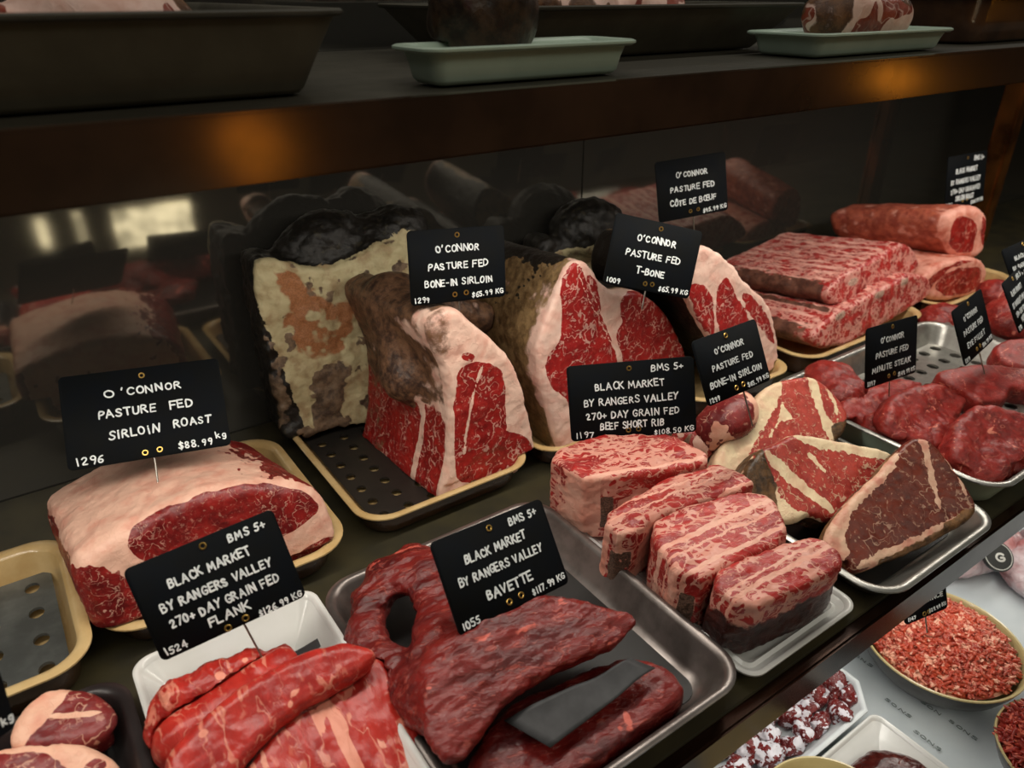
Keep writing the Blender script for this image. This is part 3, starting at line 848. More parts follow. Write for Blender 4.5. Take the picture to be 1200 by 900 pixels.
# ---- short rib blocks: tops traced at their own height, standing on the low white tray
TZ = .078
def block(name, label, top, z, depth, tilt=(0, 0), r=.006, stripes=(), regx=None, sh=(0, 0), k=-.08, h=.0015, dark=0.0):
    P0 = at(*top[0], z); fk = Face(P0, (tilt[0], tilt[1], 1.0))
    fk.N = fk.N; f_ = prism(fk, top, depth, r=r, sh=sh, k=k, n=1, grow=.0032)
    Pt = fk.px(top); a = fk.px([stripes[0], stripes[1]]); d = a[1]-a[0]; d /= np.linalg.norm(d); nn = np.array([-d[1], d[0]])
    def reg(V, N):
        u, v, w = fk.loc(V)
        ac = (u-a[0][0])*nn[0]+(v-a[0][1])*nn[1]; al = (u-a[0][0])*d[0]+(v-a[0][1])*d[1]
        q = np.stack([al*.25, ac, w*.7], 1)
        n1 = fbm(q, 110, 5, 3); n2 = fbm(V, 60, 9, 3)
        fat = np.zeros(len(V))
        for (p, wd) in stripes[2]:
            fat = np.maximum(fat, sstep(wd, wd*.4, np.abs(ac-p+.0025*n2)))
        fat = np.maximum(fat, .36*sstep(.2, .7, n1))
        cr = dark*sstep(.010, .03, w+.006*n2)*np.ones(len(V))  # painted shade: darkens the block sides below the top, not a real crust
        bo = np.zeros(len(V))
        if regx: fat, cr, bo = regx(fk, V, N, fat, cr, bo, u, v, w, al, ac, n2)
        return fat, cr, bo
    return meat(name, label, f_, h*FINE, M_rib, reg, fatparts('lean', 'fat_seam', 'bone', 2), [(.0016, 50, 3, (1, 1, 1)), (.0009, 150, 6, (1, 1, 1))], group='cut short rib blocks on the white tray', plabels={'bone': 'cut rib bone'})
def rx1(fk, V, N, fat, cr, bo, u, v, w, al, ac, n2):
    # a pale bone slab runs down the near corner, its brown marrow end beside it, a second bone along the front
    c = fk.px([(684, 552)])[0]; d1 = u-c[0]
    fr_ = N[:, 2] < .5
    strip = sstep(.011, .008, np.abs(d1+.002*n2+.002))*fr_
    fat = np.maximum(fat, strip)
    mar = sstep(.0065, .0045, np.abs(d1-.0135+.001*n2))*sstep(.022, .028, w)*sstep(.066, .060, w)*fr_
    b2 = sstep(.010, .006, np.abs(w-.036+.18*(d1-.03)+.002*n2))*sstep(.020, .026, d1)*sstep(.085, .075, d1)*fr_
    fat = np.maximum(fat, b2)
    return fat, cr, mar
block('short_rib_block', 'largest short rib block, rearmost in the white tray, bone down its corner', [(640, 533), (700, 508), (760, 502), (800, 514), (834, 536), (800, 545), (690, 560), (676, 552)], .090, .078, stripes=((690, 560), (834, 536), ((.001, .003), (-.03, .002))), regx=rx1, tilt=(-.05, -.05), k=-.2)
def rx2(fk, V, N, fat, cr, bo, u, v, w, al, ac, n2):
    end = (N[:, 0] < -.3)
    mar = sstep(.007, .004, np.abs(ac-.006+.001*n2))*sstep(.02, .026, w)*end
    fat = np.maximum(fat, sstep(.007, .004, np.abs(ac-.020+.002*n2))*end*.9)
    return fat, cr, mar
block('short_rib_block', 'second short rib block from the back, with a pale seam and small bone end', [(706, 607), (745, 582), (790, 556), (836, 542), (866, 552), (884, 567), (830, 580), (770, 600), (732, 628)], .080, .068, stripes=((732, 628), (884, 567), ((.004, .0028), (.024, .0015), (.034, .0015))), regx=rx2, tilt=(-.03, -.06))
block('short_rib_block', 'third short rib block from the back, pale marbled top with two fat seams', [(760, 616), (800, 592), (850, 578), (892, 575), (912, 592), (922, 628), (870, 648), (808, 684)], .078, .066, stripes=((808, 684), (922, 628), ((.010, .003), (.042, .004), (.030, .0015))), regx=rx2, tilt=(-.02, -.08), dark=.35)
block('short_rib_block', 'front short rib block, darkest and nearest the brown rail', [(833, 674), (880, 652), (932, 634), (958, 628), (988, 650), (980, 664), (930, 688), (872, 712)], .076, .064, stripes=((872, 712), (988, 650), ((.012, .003), (.020, .0018))), regx=None, tilt=(0, -.10), dark=.75)

# ---- T-bone steaks leaning in the bright steel tray
def steak(name, label, face, out, leans, depth, mat, marks=(), bones=(), h=.0016, sh=(0, 0), k=0, r=.006, crustp=(), extra=None, sidecr=.8):
    f_ = prism(face, out, depth, r=r, sh=sh, k=k, dome=-.002)
    def reg(V, N):
        u, v, w = face.loc(V)
        n0 = fbm(V, 110, 3); n2 = fbm(V, 260, 33)
        P = lambda q: polysd(chaikin(face.px(q), 2), u, v)+.0016*n0
        sd = P(leans[0])
        for l in leans[1:]: sd = np.minimum(sd, P(l))
        for i_, m_ in enumerate(marks): sd = np.maximum(sd, -(P(m_)+(.0021 if i_ else .0004)+.0014*n2))
        isf = sstep(.011, .005, w); n1 = fbm(V, 60, 2, 4)
        fat = fatmask(sd, .0014)*isf+(1-isf)*(fatmask(sd, .003)*.8+.2*n1+.1)
        cr = (1-isf)*(sidecr+.5*n1)
        for c_ in crustp: cr = np.maximum(cr, sstep(.003, -.003, P(c_)+.003*n1)*.9)
        bo = np.zeros(len(V))
        for b_ in bones: bo = np.maximum(bo, sstep(.001, -.001, P(b_))*isf)
        if extra: fat, cr, bo = extra(V, N, u, v, w, isf, n1, fat, cr, bo)
        return fat, cr, bo
    return meat(name, label, f_, h*FINE, mat, reg, fatparts('lean', 'fat_rim', 'aged_crust'), [(.0014, 50, 1, (1, 1, 1)), (.0005, 150, 4, (1, 1, 1))], group='T-bone steaks in the bright steel tray')
fA = Face(at(846, 548, .045), (-.12, -.62, .70))
oA = [(838, 543), (846, 522), (862, 498), (882, 473), (898, 452), (916, 444), (944, 439), (958, 442), (970, 450), (986, 466), (996, 488), (992, 508), (978, 520), (950, 540), (900, 570), (860, 560), (842, 555)]
steak('t_bone_steak', 'rear T-bone steak with a broad cream fat edge, leaning behind the other two', fA, oA, [oA], .026, M_steak,
      marks=[[(830, 548), (844, 515), (862, 490), (896, 445), (918, 438), (919, 452), (914, 470), (896, 500), (880, 530), (868, 556), (845, 562)], [(917, 465), (923, 480), (935, 490), (938, 496), (925, 490), (914, 500), (905, 515), (898, 512), (912, 488)],
             [(944, 436), (956, 438), (962, 455), (968, 480), (980, 498), (986, 514), (976, 520), (966, 505), (956, 478), (950, 458)], [(966, 450), (974, 456), (984, 476), (986, 492), (980, 494), (976, 474)]],
      crustp=[[(978, 496), (999, 486), (994, 514), (982, 520), (974, 510)]], sidecr=.1, sh=(0, -.1))
fB = Face(at(900, 612, .045), (-.05, -.60, .74))
oB = [(868, 566), (878, 545), (892, 524), (906, 520), (930, 508), (946, 507), (1048, 527), (1046, 540), (1020, 572), (990, 606), (975, 612), (955, 602), (935, 612), (912, 612), (885, 606)]
steak('t_bone_steak', 'middle T-bone steak with brown crusted end and cream fat on top', fB, oB, [oB], .034, M_steak,
      marks=[[(926, 510), (944, 503), (1052, 524), (1048, 540), (1000, 532), (955, 525)], [(893, 525), (903, 524), (925, 546), (955, 572), (978, 588), (984, 604), (970, 600), (945, 582), (915, 560), (900, 542)],
             [(897, 552), (912, 566), (924, 588), (944, 598), (966, 604), (950, 616), (914, 618), (906, 590)], [(952, 526), (966, 543), (976, 562), (968, 558), (956, 545), (944, 534)], [(905, 536), (912, 540), (936, 566), (950, 580), (944, 582), (922, 562)]],
      crustp=[[(864, 566), (892, 520), (900, 534), (908, 560), (914, 590), (908, 616), (880, 610)]], sidecr=.9)
fC = Face(at(1005, 664, .026), (-.20, -.50, .80))
oC = [(967, 640), (972, 618), (986, 598), (1010, 572), (1036, 548), (1052, 528), (1066, 514), (1080, 511), (1094, 516), (1108, 532), (1124, 553), (1138, 574), (1149, 592), (1144, 606), (1112, 624), (1080, 642), (1040, 656), (1008, 670), (990, 668), (974, 654)]
steak('t_bone_steak', 'front T-bone steak, dark aged lean with cream fat edge, nearest the tray rim', fC, oC, [oC], .024, M_aged,
      marks=[[(960, 645), (968, 612), (986, 592), (1036, 544), (1054, 522), (1054, 544), (1034, 568), (1006, 592), (994, 612), (992, 636), (998, 650), (985, 660), (970, 660)], [(1000, 672), (1010, 652), (1040, 638), (1090, 618), (1112, 604), (1150, 588), (1148, 610), (1060, 655)],
             [(1072, 508), (1090, 512), (1094, 540), (1102, 575), (1110, 598), (1100, 602), (1090, 570), (1082, 535)], [(1104, 530), (1112, 534), (1136, 572), (1134, 588), (1120, 560)]],
      crustp=[[(1110, 614), (1140, 592), (1154, 594), (1146, 610), (1070, 652), (1034, 662), (1030, 655), (1074, 638)]], sidecr=.7)
# darker pieces behind them in the same tray
f = union([lump(858, 487, .075, .042, .028, .026, 20), lump(835, 505, .060, .030, .022, .025)], .012)
def reg(V, N):
    n1 = fbm(V, 50, 2, 3); return sstep(.35, .6, n1)*.9, None, None
meat('beef_steak', 'dark red steak lying behind the T-bone steaks, under the small tilted tag', f, .0020*FINE, M_pale, reg, fatparts('lean', 'fat'), [(.002, 50, 1, (1, 1, 1))])
f = union([lump(812, 520, .05, .030, .020, .022, -20), lump(828, 515, .045, .022, .018, .02)], .01)
def reg(V, N):
    n1 = fbm(V, 60, 2, 3); return sstep(.0, .4, n1), .6*sstep(.1, .5, -n1), None
meat('beef_offcut', 'small fatty offcut tucked between the short ribs and the rear T-bone steak', f, .0020*FINE, M_loin, reg, fatparts('lean', 'fat', 'crust'), [(.002, 60, 1, (1, 1, 1))])

# ---- minute steaks heaped on the perforated steel tray
GM = 'minute steaks heaped on the perforated steel tray'
def minute(label, fs, h=.0020, k=.012, d=.0022, seed=1, name='minute_steak', mat=None, group=GM, thr=.85):
    f_ = union(fs, k)
    def reg(V, N):
        n1 = fbm(V, 32, seed, 3)
        edge_ = np.abs(fbm(V, 22, seed+40, 2))
        return .8*sstep(.020, .006, edge_), None, None
    return meat(name, label, f_, h*FINE, mat or M_minute, reg, fatparts('lean', 'fat_seam'), [(d*2.2, 30, seed, (1, 1, 1)), (.0022, 75, seed+3, (1, .6, 1)), (.0010, 180, seed+6, (1, .6, 1))], group=group)
minute('minute steak at the back left of the heap, half hidden by the T-bone steak', [lump(975, 445, .050, .030, .035, .020, 20, 10), lump(992, 462, .045, .030, .022, .018, -10)], seed=2)
minute('folded minute steak under the minute steak tag', [prism(Face(at(1020, 475, 0.05), (-0.15, -0.45, 0.88)), [(984, 472), (998, 456), (1030, 447), (1062, 439), (1088, 447), (1072, 459), (1046, 466), (1050, 479), (1032, 489), (1006, 496), (990, 490)], 0.022, r=0.008, dome=-.006), lump(1045, 462, .050, .038, .022, .012, 25, -10)], seed=3, d=.0015, k=.008)
minute('small red nub poking out under the folded minute steak', [lump(1026, 500, .030, .018, .014, .016)], seed=4)
minute('large domed minute steak in the middle of the heap', [prism(Face(at(1088, 485, 0.058), (-0.12, -0.5, 0.86)), [(1038, 480), (1046, 460), (1072, 447), (1100, 444), (1126, 454), (1141, 466), (1136, 482), (1122, 502), (1104, 514), (1082, 517), (1058, 513), (1042, 500)], 0.034, r=0.012, dome=-.006), lump(1090, 506, .034, .044, .024, .016, 15)], seed=5, d=.0016, k=.008)
minute('flap of lean steak hanging at the front of the domed minute steak', [lump(1095, 508, .036, .030, .012, .014, 30, -20)], seed=6)
fm_ = Face(at(1150, 455, .060), (-.10, -.25, .95))
f = prism(fm_, [(1095, 436), (1112, 430), (1150, 424), (1190, 428), (1240, 440), (1250, 460), (1200, 456), (1186, 452), (1182, 468), (1166, 470), (1150, 472), (1136, 460), (1118, 452)], .030, r=.006, k=-.5)
def reg(V, N):
    n1 = fbm(V, 30, 8, 3); return .8*sstep(.035, .01, np.abs(fbm(V, 26, 30, 2))), None, None
meat('fillet_slice', 'flat bright red slice of fillet under the eye fillet tag', f, .0020*FINE, M_minute, reg, fatparts('lean', 'fat_seam'), [(.0015, 50, 2, (1, 1, 1))], group=GM)
minute('big red lump at the edge of the heap with pale seams', [prism(Face(at(1170, 515, 0.056), (-0.12, -0.45, 0.88)), [(1120, 508), (1128, 484), (1144, 469), (1166, 470), (1204, 480), (1236, 500), (1236, 545), (1198, 560), (1160, 562), (1136, 548), (1122, 528)], 0.036, r=0.012, dome=-.006), lump(1172, 534, .030, .045, .028, .020, 20)], seed=9, d=.0018, k=.008)
for i, (px, py, z, s_) in enumerate(((1118, 533, .022, .010), (1136, 545, .020, .009), (1165, 550, .022, .012), (1184, 548, .026, .012), (1150, 538, .028, .010))):
    minute(['pale trimming below the domed minute steak', 'scrap of trimming at the corner of the steel tray', 'orange-brown trimming under the big red lump', 'curl of fat under the big red lump, against the picture edge', 'dark scrap between the domed steak and the big lump'][i], [lump(px, py, z, s_*1.6, s_, s_*.8, 20+40*i)], seed=20+i, name='meat_trimming', d=.002, h=.0016, thr=-.1, group='trimmings at the front of the minute steaks')
minute('dark red meat seen between the two tags behind the steel tray', [lump(1107, 372, .022, .045, .03, .022), lump(1095, 377, .018, .03, .03, .018)], seed=31, name='beef_piece', group=None)

# ---- eye fillet tray at the edge
ff = Face(at(1185, 420, .060), (-.1, -.2, .97))
f = prism(ff, [(1163, 408), (1172, 398), (1200, 394), (1260, 400), (1270, 430), (1210, 436), (1178, 424)], .030, r=.007, k=-.3)
meat('eye_fillet', 'bright red block of eye fillet at the right edge of the case', f, .0020*FINE, M_minute, lambda V, N: (.8*sstep(.03, .01, np.abs(fbm(V, 25, 3, 2))), None, None), fatparts('lean', 'fat_seam'), [(.0012, 60, 2, (1, 1, 1))])
minute('dark fillet piece behind the eye fillet block', [lump(1195, 372, .05, .06, .05, .03, 10), lump(1168, 345, .05, .03, .03, .025)], seed=34, name='eye_fillet', group=None)

# ---- racks of short rib in the cream tray
fk1 = face2((985, 357), (1078, 315), .080, 8)
f = prism(fk1, [(970, 350), (976, 332), (990, 322), (1008, 312), (1030, 301), (1050, 288), (1062, 284), (1073, 292), (1079, 308), (1074, 320), (1040, 344), (1002, 358), (980, 360)], .21, r=.008, sh=(0, .02), k=.2)
f = union([f]+[cap(fk1.pt(px, py, .012), fk1.pt(px, py, .19)+np.array([0, 0, -.004]), r_, r_*.8) for px, py, r_ in ((992, 326, .008), (1012, 315, .009), (1034, 304, .009), (1056, 291, .009))], .004)
fbones = (.035, .10, .165)
def regrack(fk, boneps, side):
    def reg(V, N):
        u, v, w = fk.loc(V); n1 = fbm(V*np.array([1, 1, 1]), 45, 4, 3); n2 = fbm(V, 110, 14, 3)
        isf = sstep(.014, .004, w)
        top = sstep(.3, .7, N[:, 2]); sidem = sstep(.3, .6, np.maximum(np.abs(N@fk.U), 0))*(1-isf)
        ub = u/.05*math.pi
        rib = .5+.5*np.sin((u*.9+v*.2)*2*math.pi/.032+n1)
        n3 = fbm(np.stack([u, v, w*.12], 1), 130, 24, 3)
        fat = isf*.10+(1-isf)*top*.75*sstep(-.05, .45, n3+.5*np.sin(u*2*math.pi/.022+n1))
        bo = np.zeros(len(V))
        for b in boneps:
            q = fk.px([b])[0]; rr = np.sqrt(((u-q[0])*.45)**2+((v-q[1]))**2)
            bo = np.maximum(bo, sstep(.007, .005, rr+.001*n2)*isf)
        cr = np.maximum(sidem*(side+.35+.4*n1)*sstep(.006, .02, w), 0)
        return fat, cr, bo
    return reg
meat('short_rib_rack', 'upper short rib rack with marbled cut end, lying across the lower rack', f, .0020*FINE, M_rack, regrack(fk1, [(1000, 330)], .7), fatparts('lean', 'fat', 'membrane'), [(.0022, 45, 1, (1, 1, 1)), (.001, 120, 4, (1, 1, 1))], plabels={'membrane': 'brownish membrane'})
fk2 = face2((965, 408), (1092, 350), .036, 6)
f = prism(fk2, [(952, 402), (958, 386), (972, 374), (990, 362), (1012, 350), (1040, 334), (1066, 322), (1086, 322), (1094, 333), (1090, 350), (1042, 378), (1000, 402), (966, 411)], .20, r=.007, k=.0)
f = union([f]+[cap(fk2.pt(px, py, .006), fk2.pt(px, py, .19), .008, .007) for px, py in ((984, 368), (1030, 343), (1062, 327))], .004)
meat('short_rib_rack', 'lower short rib rack with pale bones showing, resting in the stoneware tray', f, .0020*FINE, M_rack, regrack(fk2, [(985, 370), (1030, 345), (1060, 330)], .45), fatparts('lean', 'fat', 'membrane'), [(.0022, 45, 2, (1, 1, 1)), (.001, 120, 5, (1, 1, 1))])

# ---- rib roasts at the back
fy = Face(aty(1135, 275, .60), (-.12, -1, .08))
f = prism(fy, [(1108, 262), (1114, 248), (1135, 240), (1152, 240), (1160, 250), (1160, 275), (1156, 296), (1140, 306), (1122, 302), (1110, 285)], .20, r=.016, sh=(-.35, -.05), k=.8)
def regy(fk, eyep, rimcr):
    def reg(V, N):
        u, v, w = fk.loc(V); n1 = fbm(V, 50, 4, 3)
        sd = np.minimum.reduce([polysd(chaikin(fk.px(e), 2), u, v) for e in eyep])+.002*n1
        isf = sstep(.016, .006, w)
        return fatmask(sd, .002)*isf+(1-isf)*.6, (1-isf)*(rimcr+.4*n1), None
    return reg
meat('rib_roast', 'upper rib roast with smooth pink outside and red eye, stacked on another', f, .0022*FINE, M_ribeye, regy(fy, [[(1116, 258), (1130, 252), (1142, 258), (1146, 275), (1138, 298), (1120, 295), (1113, 275)], [(1150, 252), (1157, 256), (1156, 290), (1150, 285)]], .8), fatparts('lean', 'fat', 'membrane'), [(.003, 30, 1, (1, 1, 1)), (.001, 110, 4, (1, 1, 1))])
fz = Face(aty(1120, 330, .575), (-.12, -1, .08))
f = prism(fz, [(1076, 338), (1086, 322), (1104, 308), (1136, 300), (1154, 304), (1160, 320), (1152, 340), (1126, 352), (1096, 353), (1080, 348)], .20, r=.010, sh=(-.2, 0), k=.4)
meat('rib_roast', 'lower rib roast with curved fat line, in the stoneware tray under the upper one', f, .0022*FINE, M_ribeye, regy(fz, [[(1094, 340), (1102, 324), (1122, 314), (1150, 312), (1152, 328), (1140, 342), (1110, 349)], [(1084, 335), (1096, 318), (1130, 304), (1148, 306), (1120, 310), (1096, 330), (1088, 344)]], .2), fatparts('lean', 'fat', 'membrane'), [(.002, 40, 2, (1, 1, 1)), (.001, 110, 5, (1, 1, 1))])

# ---- flank steak in the white tray
GF = 'flank steak in the white tray'
fg = Face(at(330, 810, .080), (.10, -.42, .90))
f = union([prism(fg, [(188, 905), (200, 872), (238, 834), (280, 799), (328, 770), (370, 752), (410, 747), (438, 755), (446, 768), (428, 785), (392, 803), (352, 827), (322, 853), (290, 890), (262, 935), (190, 950)], .020, r=.009, dome=-.006),
           cap(at(214, 870, .046), at(330, 782, .056), .020, .014)], .012)
def regfl(seed, st, dens=.25):
    def reg(V, N):
        n1 = fbm(V*np.array(st), 40, seed, 3); n2 = fbm(V, 70, seed+5, 3)
        return .85*sstep(dens, dens+.35, n1+.2*n2), None, None
    return reg
meat('flank_steak', 'rolled top fold of flank steak under the long-pinned tag, in the white tray', f, .0015*FINE, M_flank, regfl(3, (1, 1, 1), .70), fatparts('lean', 'fat_seam'), [(.0016, 40, 1, (1, 1, 1)), (.0007, 120, 4, (1, 1, 1))], group=GF)
fl = Face(at(400, 840, .050), (.10, -.30, .95))
f = prism(fl, [(270, 925), (310, 868), (350, 824), (400, 788), (440, 764), (462, 786), (484, 828), (497, 868), (494, 925), (470, 985), (290, 985)], .013, r=.006)
def reg(V, N):
    n1 = fbm(V*np.array([1, .2, .6]), 90, 5, 3); return .8*sstep(.42, .8, n1), None, None
meat('flank_steak', 'lower flank steak with long stringy grain, under the rolled fold', f, .0015*FINE, M_flank, reg, fatparts('lean', 'fat_seam'), [(.002, 40, 2, (1, 1, 1)), (.0018, 120, 7, (1, .2, 1))], group=GF, over=True)
f = chain([at(196, 858, .040), at(212, 826, .052), at(246, 806, .056), at(290, 786, .054), at(332, 770, .050)], [.016, .017, .014, .012, .008], 1.0, .01)
meat('flank_steak', 'ragged ground-looking edge of flank behind the rolled fold', f, .0015*FINE, M_flank, regfl(9, (1, 1, 1), .1), fatparts('lean', 'fat_seam'), [(.0030, 75, 3, (1, 1, 1)), (.0016, 200, 6, (1, 1, 1))], group=GF)

# ---- bavette
f1 = chain([at(486, 656, .050), at(456, 674, .050), at(434, 706, .046), at(428, 745, .040), at(456, 782, .040), at(505, 825, .042)], [.014, .016, .015, .014, .016, .024], .8, .010)
f2 = chain([at(486, 660, .050), at(510, 695, .054), at(516, 745, .056), at(520, 800, .052)], [.014, .015, .020, .030], .75, .010)
fv1 = Face(at(600, 760, .072), (.02, -.28, .96))
f3 = prism(fv1, [(500, 770), (530, 742), (570, 716), (610, 698), (645, 688), (690, 698), (740, 712), (760, 724), (748, 748), (700, 768), (640, 796), (600, 822), (570, 868), (540, 905), (505, 890), (488, 830)], .046, r=.010, k=5.0, sh=(0, .25))
f = union([f1, f2, f3, lump(500, 668, .058, .03, .018, .012)], .014)
def reg(V, N):
    n1 = fbm(V@np.array([[.9, .42, 0], [-.42, .9, 0], [0, 0, 1]])*np.array([.35, 1, 1]), 75, 5, 3); n2 = fbm(V, 45, 15, 3)
    P1 = polysd(chaikin(fv1.px([(550, 752), (556, 742), (578, 738), (580, 752), (572, 764), (556, 766)]), 2), *fv1.loc(V)[:2])
    P2 = polysd(chaikin(fv1.px([(600, 738), (630, 726), (648, 726), (645, 736), (615, 748), (602, 746)]), 2), *fv1.loc(V)[:2])
    return np.maximum(.6*sstep(.62, 1.0, n1+.25*n2), (.35+.5*n2)*sstep(.005, -.005, np.minimum(P1, P2)+.008*n2)+.2*sstep(.003, -.003, np.minimum(P1, P2)+.008*n2)), None, None
GB = 'bavette pieces in the pewter tray'
meat('bavette', 'long loose-grained bavette looped over itself, under the bavette tag', f, .0015*FINE, M_bav, reg, fatparts('lean', 'fat_seam'), [(.0035, 40, 2, (.6, 1, 1)), (.0026, 110, 5, (.4, 1, 1)), (.0010, 260, 8, (.4, 1, 1))], group=GB)
fv2 = Face(at(700, 830, .034), (0, -.10, 1))
f = prism(fv2, [(590, 822), (640, 800), (700, 775), (742, 762), (780, 778), (808, 798), (804, 822), (760, 860), (700, 910), (640, 950), (560, 960), (540, 900)], .026, r=.010)
meat('bavette', 'lower bavette piece beneath the black paper strip', f, .0016*FINE, M_bav, regfl(14, (1, 1, 1), .8), fatparts('lean', 'fat_seam'), [(.0025, 45, 8, (1, 1, 1)), (.0013, 130, 5, (1, 1, 1))], group=GB)

# ---- steaks in the black corner tray
fp1 = Face(at(80, 862, .048), (.12, -.25, .95))
steak_ = steak
f = prism(fp1, [(8, 862), (22, 832), (40, 812), (66, 803), (104, 806), (126, 818), (140, 836), (136, 852), (112, 868), (60, 876), (20, 876)], .028, r=.008)
def reg(V, N):
    u, v, w = fp1.loc(V); n1 = fbm(V, 70, 3, 3)
    sd = polysd(chaikin(fp1.px([(24, 852), (36, 828), (60, 820), (80, 824), (104, 816), (128, 828), (134, 846), (112, 862), (60, 870), (26, 866)]), 2), u, v)+.003*n1
    ln = polysd(chaikin(fp1.px([(20, 850), (50, 836), (90, 836), (136, 832), (136, 836), (90, 841), (52, 842)]), 2), u, v)+.002*n1
    up_ = v-fp1.px([(70, 824)])[0][1]-.25*(u-fp1.px([(70, 824)])[0][0])
    return np.maximum(sstep(-.004, .003, up_+.002*n1), sstep(.002, -.002, ln)), None, None
meat('beef_steak', 'purple-red steak with thin fat edge in the black corner tray', f, .0015*FINE, M_pale, reg, fatparts('lean', 'fat_rim'), [(.0016, 45, 2, (1, 1, 1)), (.0007, 130, 5, (1, 1, 1))], group='steaks in the black corner tray')
fp2 = Face(at(60, 900, .046), (.10, -.25, .95))
f = prism(fp2, [(-40, 890), (0, 872), (50, 864), (96, 868), (132, 882), (152, 900), (150, 930), (90, 960), (-40, 960)], .030, r=.009)
def reg(V, N):
    u, v, w = fp2.loc(V); n1 = fbm(V, 60, 3, 3)
    sd = np.minimum(polysd(chaikin(fp2.px([(-30, 888), (20, 880), (60, 882), (86, 902), (80, 950), (-30, 950)]), 2), u, v), polysd(chaikin(fp2.px([(96, 896), (116, 882), (128, 890), (120, 904), (100, 908)]), 2), u, v))+.003*n1
    return fatmask(sd, .002), None, None
meat('beef_steak', 'steak with broad pale fat in front of the purple-red one in the corner', f, .0015*FINE, M_pale, reg, fatparts('lean', 'fat_rim'), [(.002, 40, 2, (1, 1, 1)), (.0009, 120, 5, (1, 1, 1))], group='steaks in the black corner tray')
# ------------------------------------------------------------------ black paper strip in the bavette
M_paper = plain('black_paper', S(40, 40, 42), .6, nscale=90., c2=S(52, 52, 54))
def sheet(name, label, cat, pts, zs, mat, t=.0006, nu=14, nv=10, sag=.003, group=None, seed=0):
    A = [at(*pts[i], zs[i]) for i in range(4)]
    V = []
    for i in range(nu+1):
        for j in range(nv+1):
            a, b = i/nu, j/nv
            p = (A[0]*(1-a)+A[1]*a)*(1-b)+(A[3]*(1-a)+A[2]*a)*b
            V.append(p)
    V = np.array(V); V[:, 2] += sag*vnoise(V*40, seed)
    Q = np.array([(i*(nv+1)+j, (i+1)*(nv+1)+j, (i+1)*(nv+1)+j+1, i*(nv+1)+j+1) for i in range(nu) for j in range(nv)])
    base = V.mean(0); o = link(name, np_mesh(name, V-base, Q, mat)); o.location = base
    m_ = o.modifiers.new('thickness', 'SOLIDIFY'); m_.thickness = t
    return tag(o, label, cat, group)
sheet('paper_strip', 'black paper strip tucked under the fold of the bavette', 'paper', [(590, 843), (738, 772), (768, 782), (645, 876)], (.048, .050, .046, .043), M_paper, seed=3)
sheet('paper_strip', 'black paper strip standing against the back wall of the white tray', 'paper', [(318, 776), (372, 748), (376, 758), (326, 792)], (.050, .052, .046, .044), M_paper, seed=5)

# ------------------------------------------------------------------ lowest shelf
LZ = -.25
M_sheet, nt_, b_ = newmat('printed_white_paper')
tc_ = nd(nt_, 'ShaderNodeTexCoord').outputs['Object']
n_ = noise(nt_, tc_, 10., 3.)
nt_.links.new(mix(nt_, ss(nt_, n_.outputs['Fac'], .3, .7), S(214, 222, 226), S(196, 206, 212)), b_.inputs['Base Color'])
b_.inputs['Roughness'].default_value = .55
def lining():
    nx, ny = 70, 40; x = np.linspace(-.3, 1.9, nx); y = np.linspace(-.04, .80, ny)
    X, Y = np.meshgrid(x, y, indexing='ij'); V = np.stack([X.ravel(), Y.ravel(), np.zeros(X.size)], 1)
    V[:, 2] = LZ+.003+.0016*fbm(V, 14, 3)
    Q = np.array([(i*ny+j, (i+1)*ny+j, (i+1)*ny+j+1, i*ny+j+1) for i in range(nx-1) for j in range(ny-1)])
    base = V.mean(0); o = link('lining_paper', np_mesh('lining_paper', V-base, Q, M_sheet)); o.location = base
    return tag(o, 'white greaseproof paper with dark green print lining the lowest shelf', 'paper')
paper = lining()
M_print = plain('green_print', S(78, 92, 88), .6)

M_bowl_in = plain('bowl_glaze', S(198, 182, 132), .3, nscale=30., c2=S(184, 166, 116), coat=.3)
M_bowl_out = plain('bowl_outside', S(46, 36, 27), .3, nscale=20., c2=S(36, 28, 22), coat=.3)
M_mince = meat_mat('mince', lean=S(190, 74, 47), lean2=S(158, 48, 32), fat=S(236, 176, 150), fat2=S(216, 132, 108), vein=150, vw=.2, va=.7, fleck=.8, edge=.8)
M_mince2 = meat_mat('dark_mince', lean=S(150, 36, 24), lean2=S(116, 22, 16), fat=S(206, 100, 76), fat2=S(180, 76, 56), vein=150, vw=.15, va=.5, fleck=.5, edge=.8)
def bowl(name, label, c, rad, h, n=64):
    root = empty(name, (c[0], c[1], LZ+.005), label, 'bowl')
    def rg(r, z): return [(r*math.cos(2*math.pi*k/n), r*math.sin(2*math.pi*k/n), z) for k in range(n)]
    loft('shell', [rg(rad*.5, 0), rg(rad*.66, .001), rg(rad*.70, .004), rg(rad*.88, h*.45), rg(rad*.97, h*.8), rg(rad*.985, h-.003)], M_bowl_out, root, cap0=True)
    loft('rim', [rg(rad*.985, h-.003), rg(rad, h-.0015), rg(rad*.995, h), rg(rad*.97, h), rg(rad*.955, h-.002)], M_bowl_in, root)
    loft('lining', [rg(rad*.955, h-.002), rg(rad*.9, h*.7), rg(rad*.8, h*.35), rg(rad*.6, .008), rg(rad*.3, .005)], M_bowl_in, root, cap1=True)
    return root
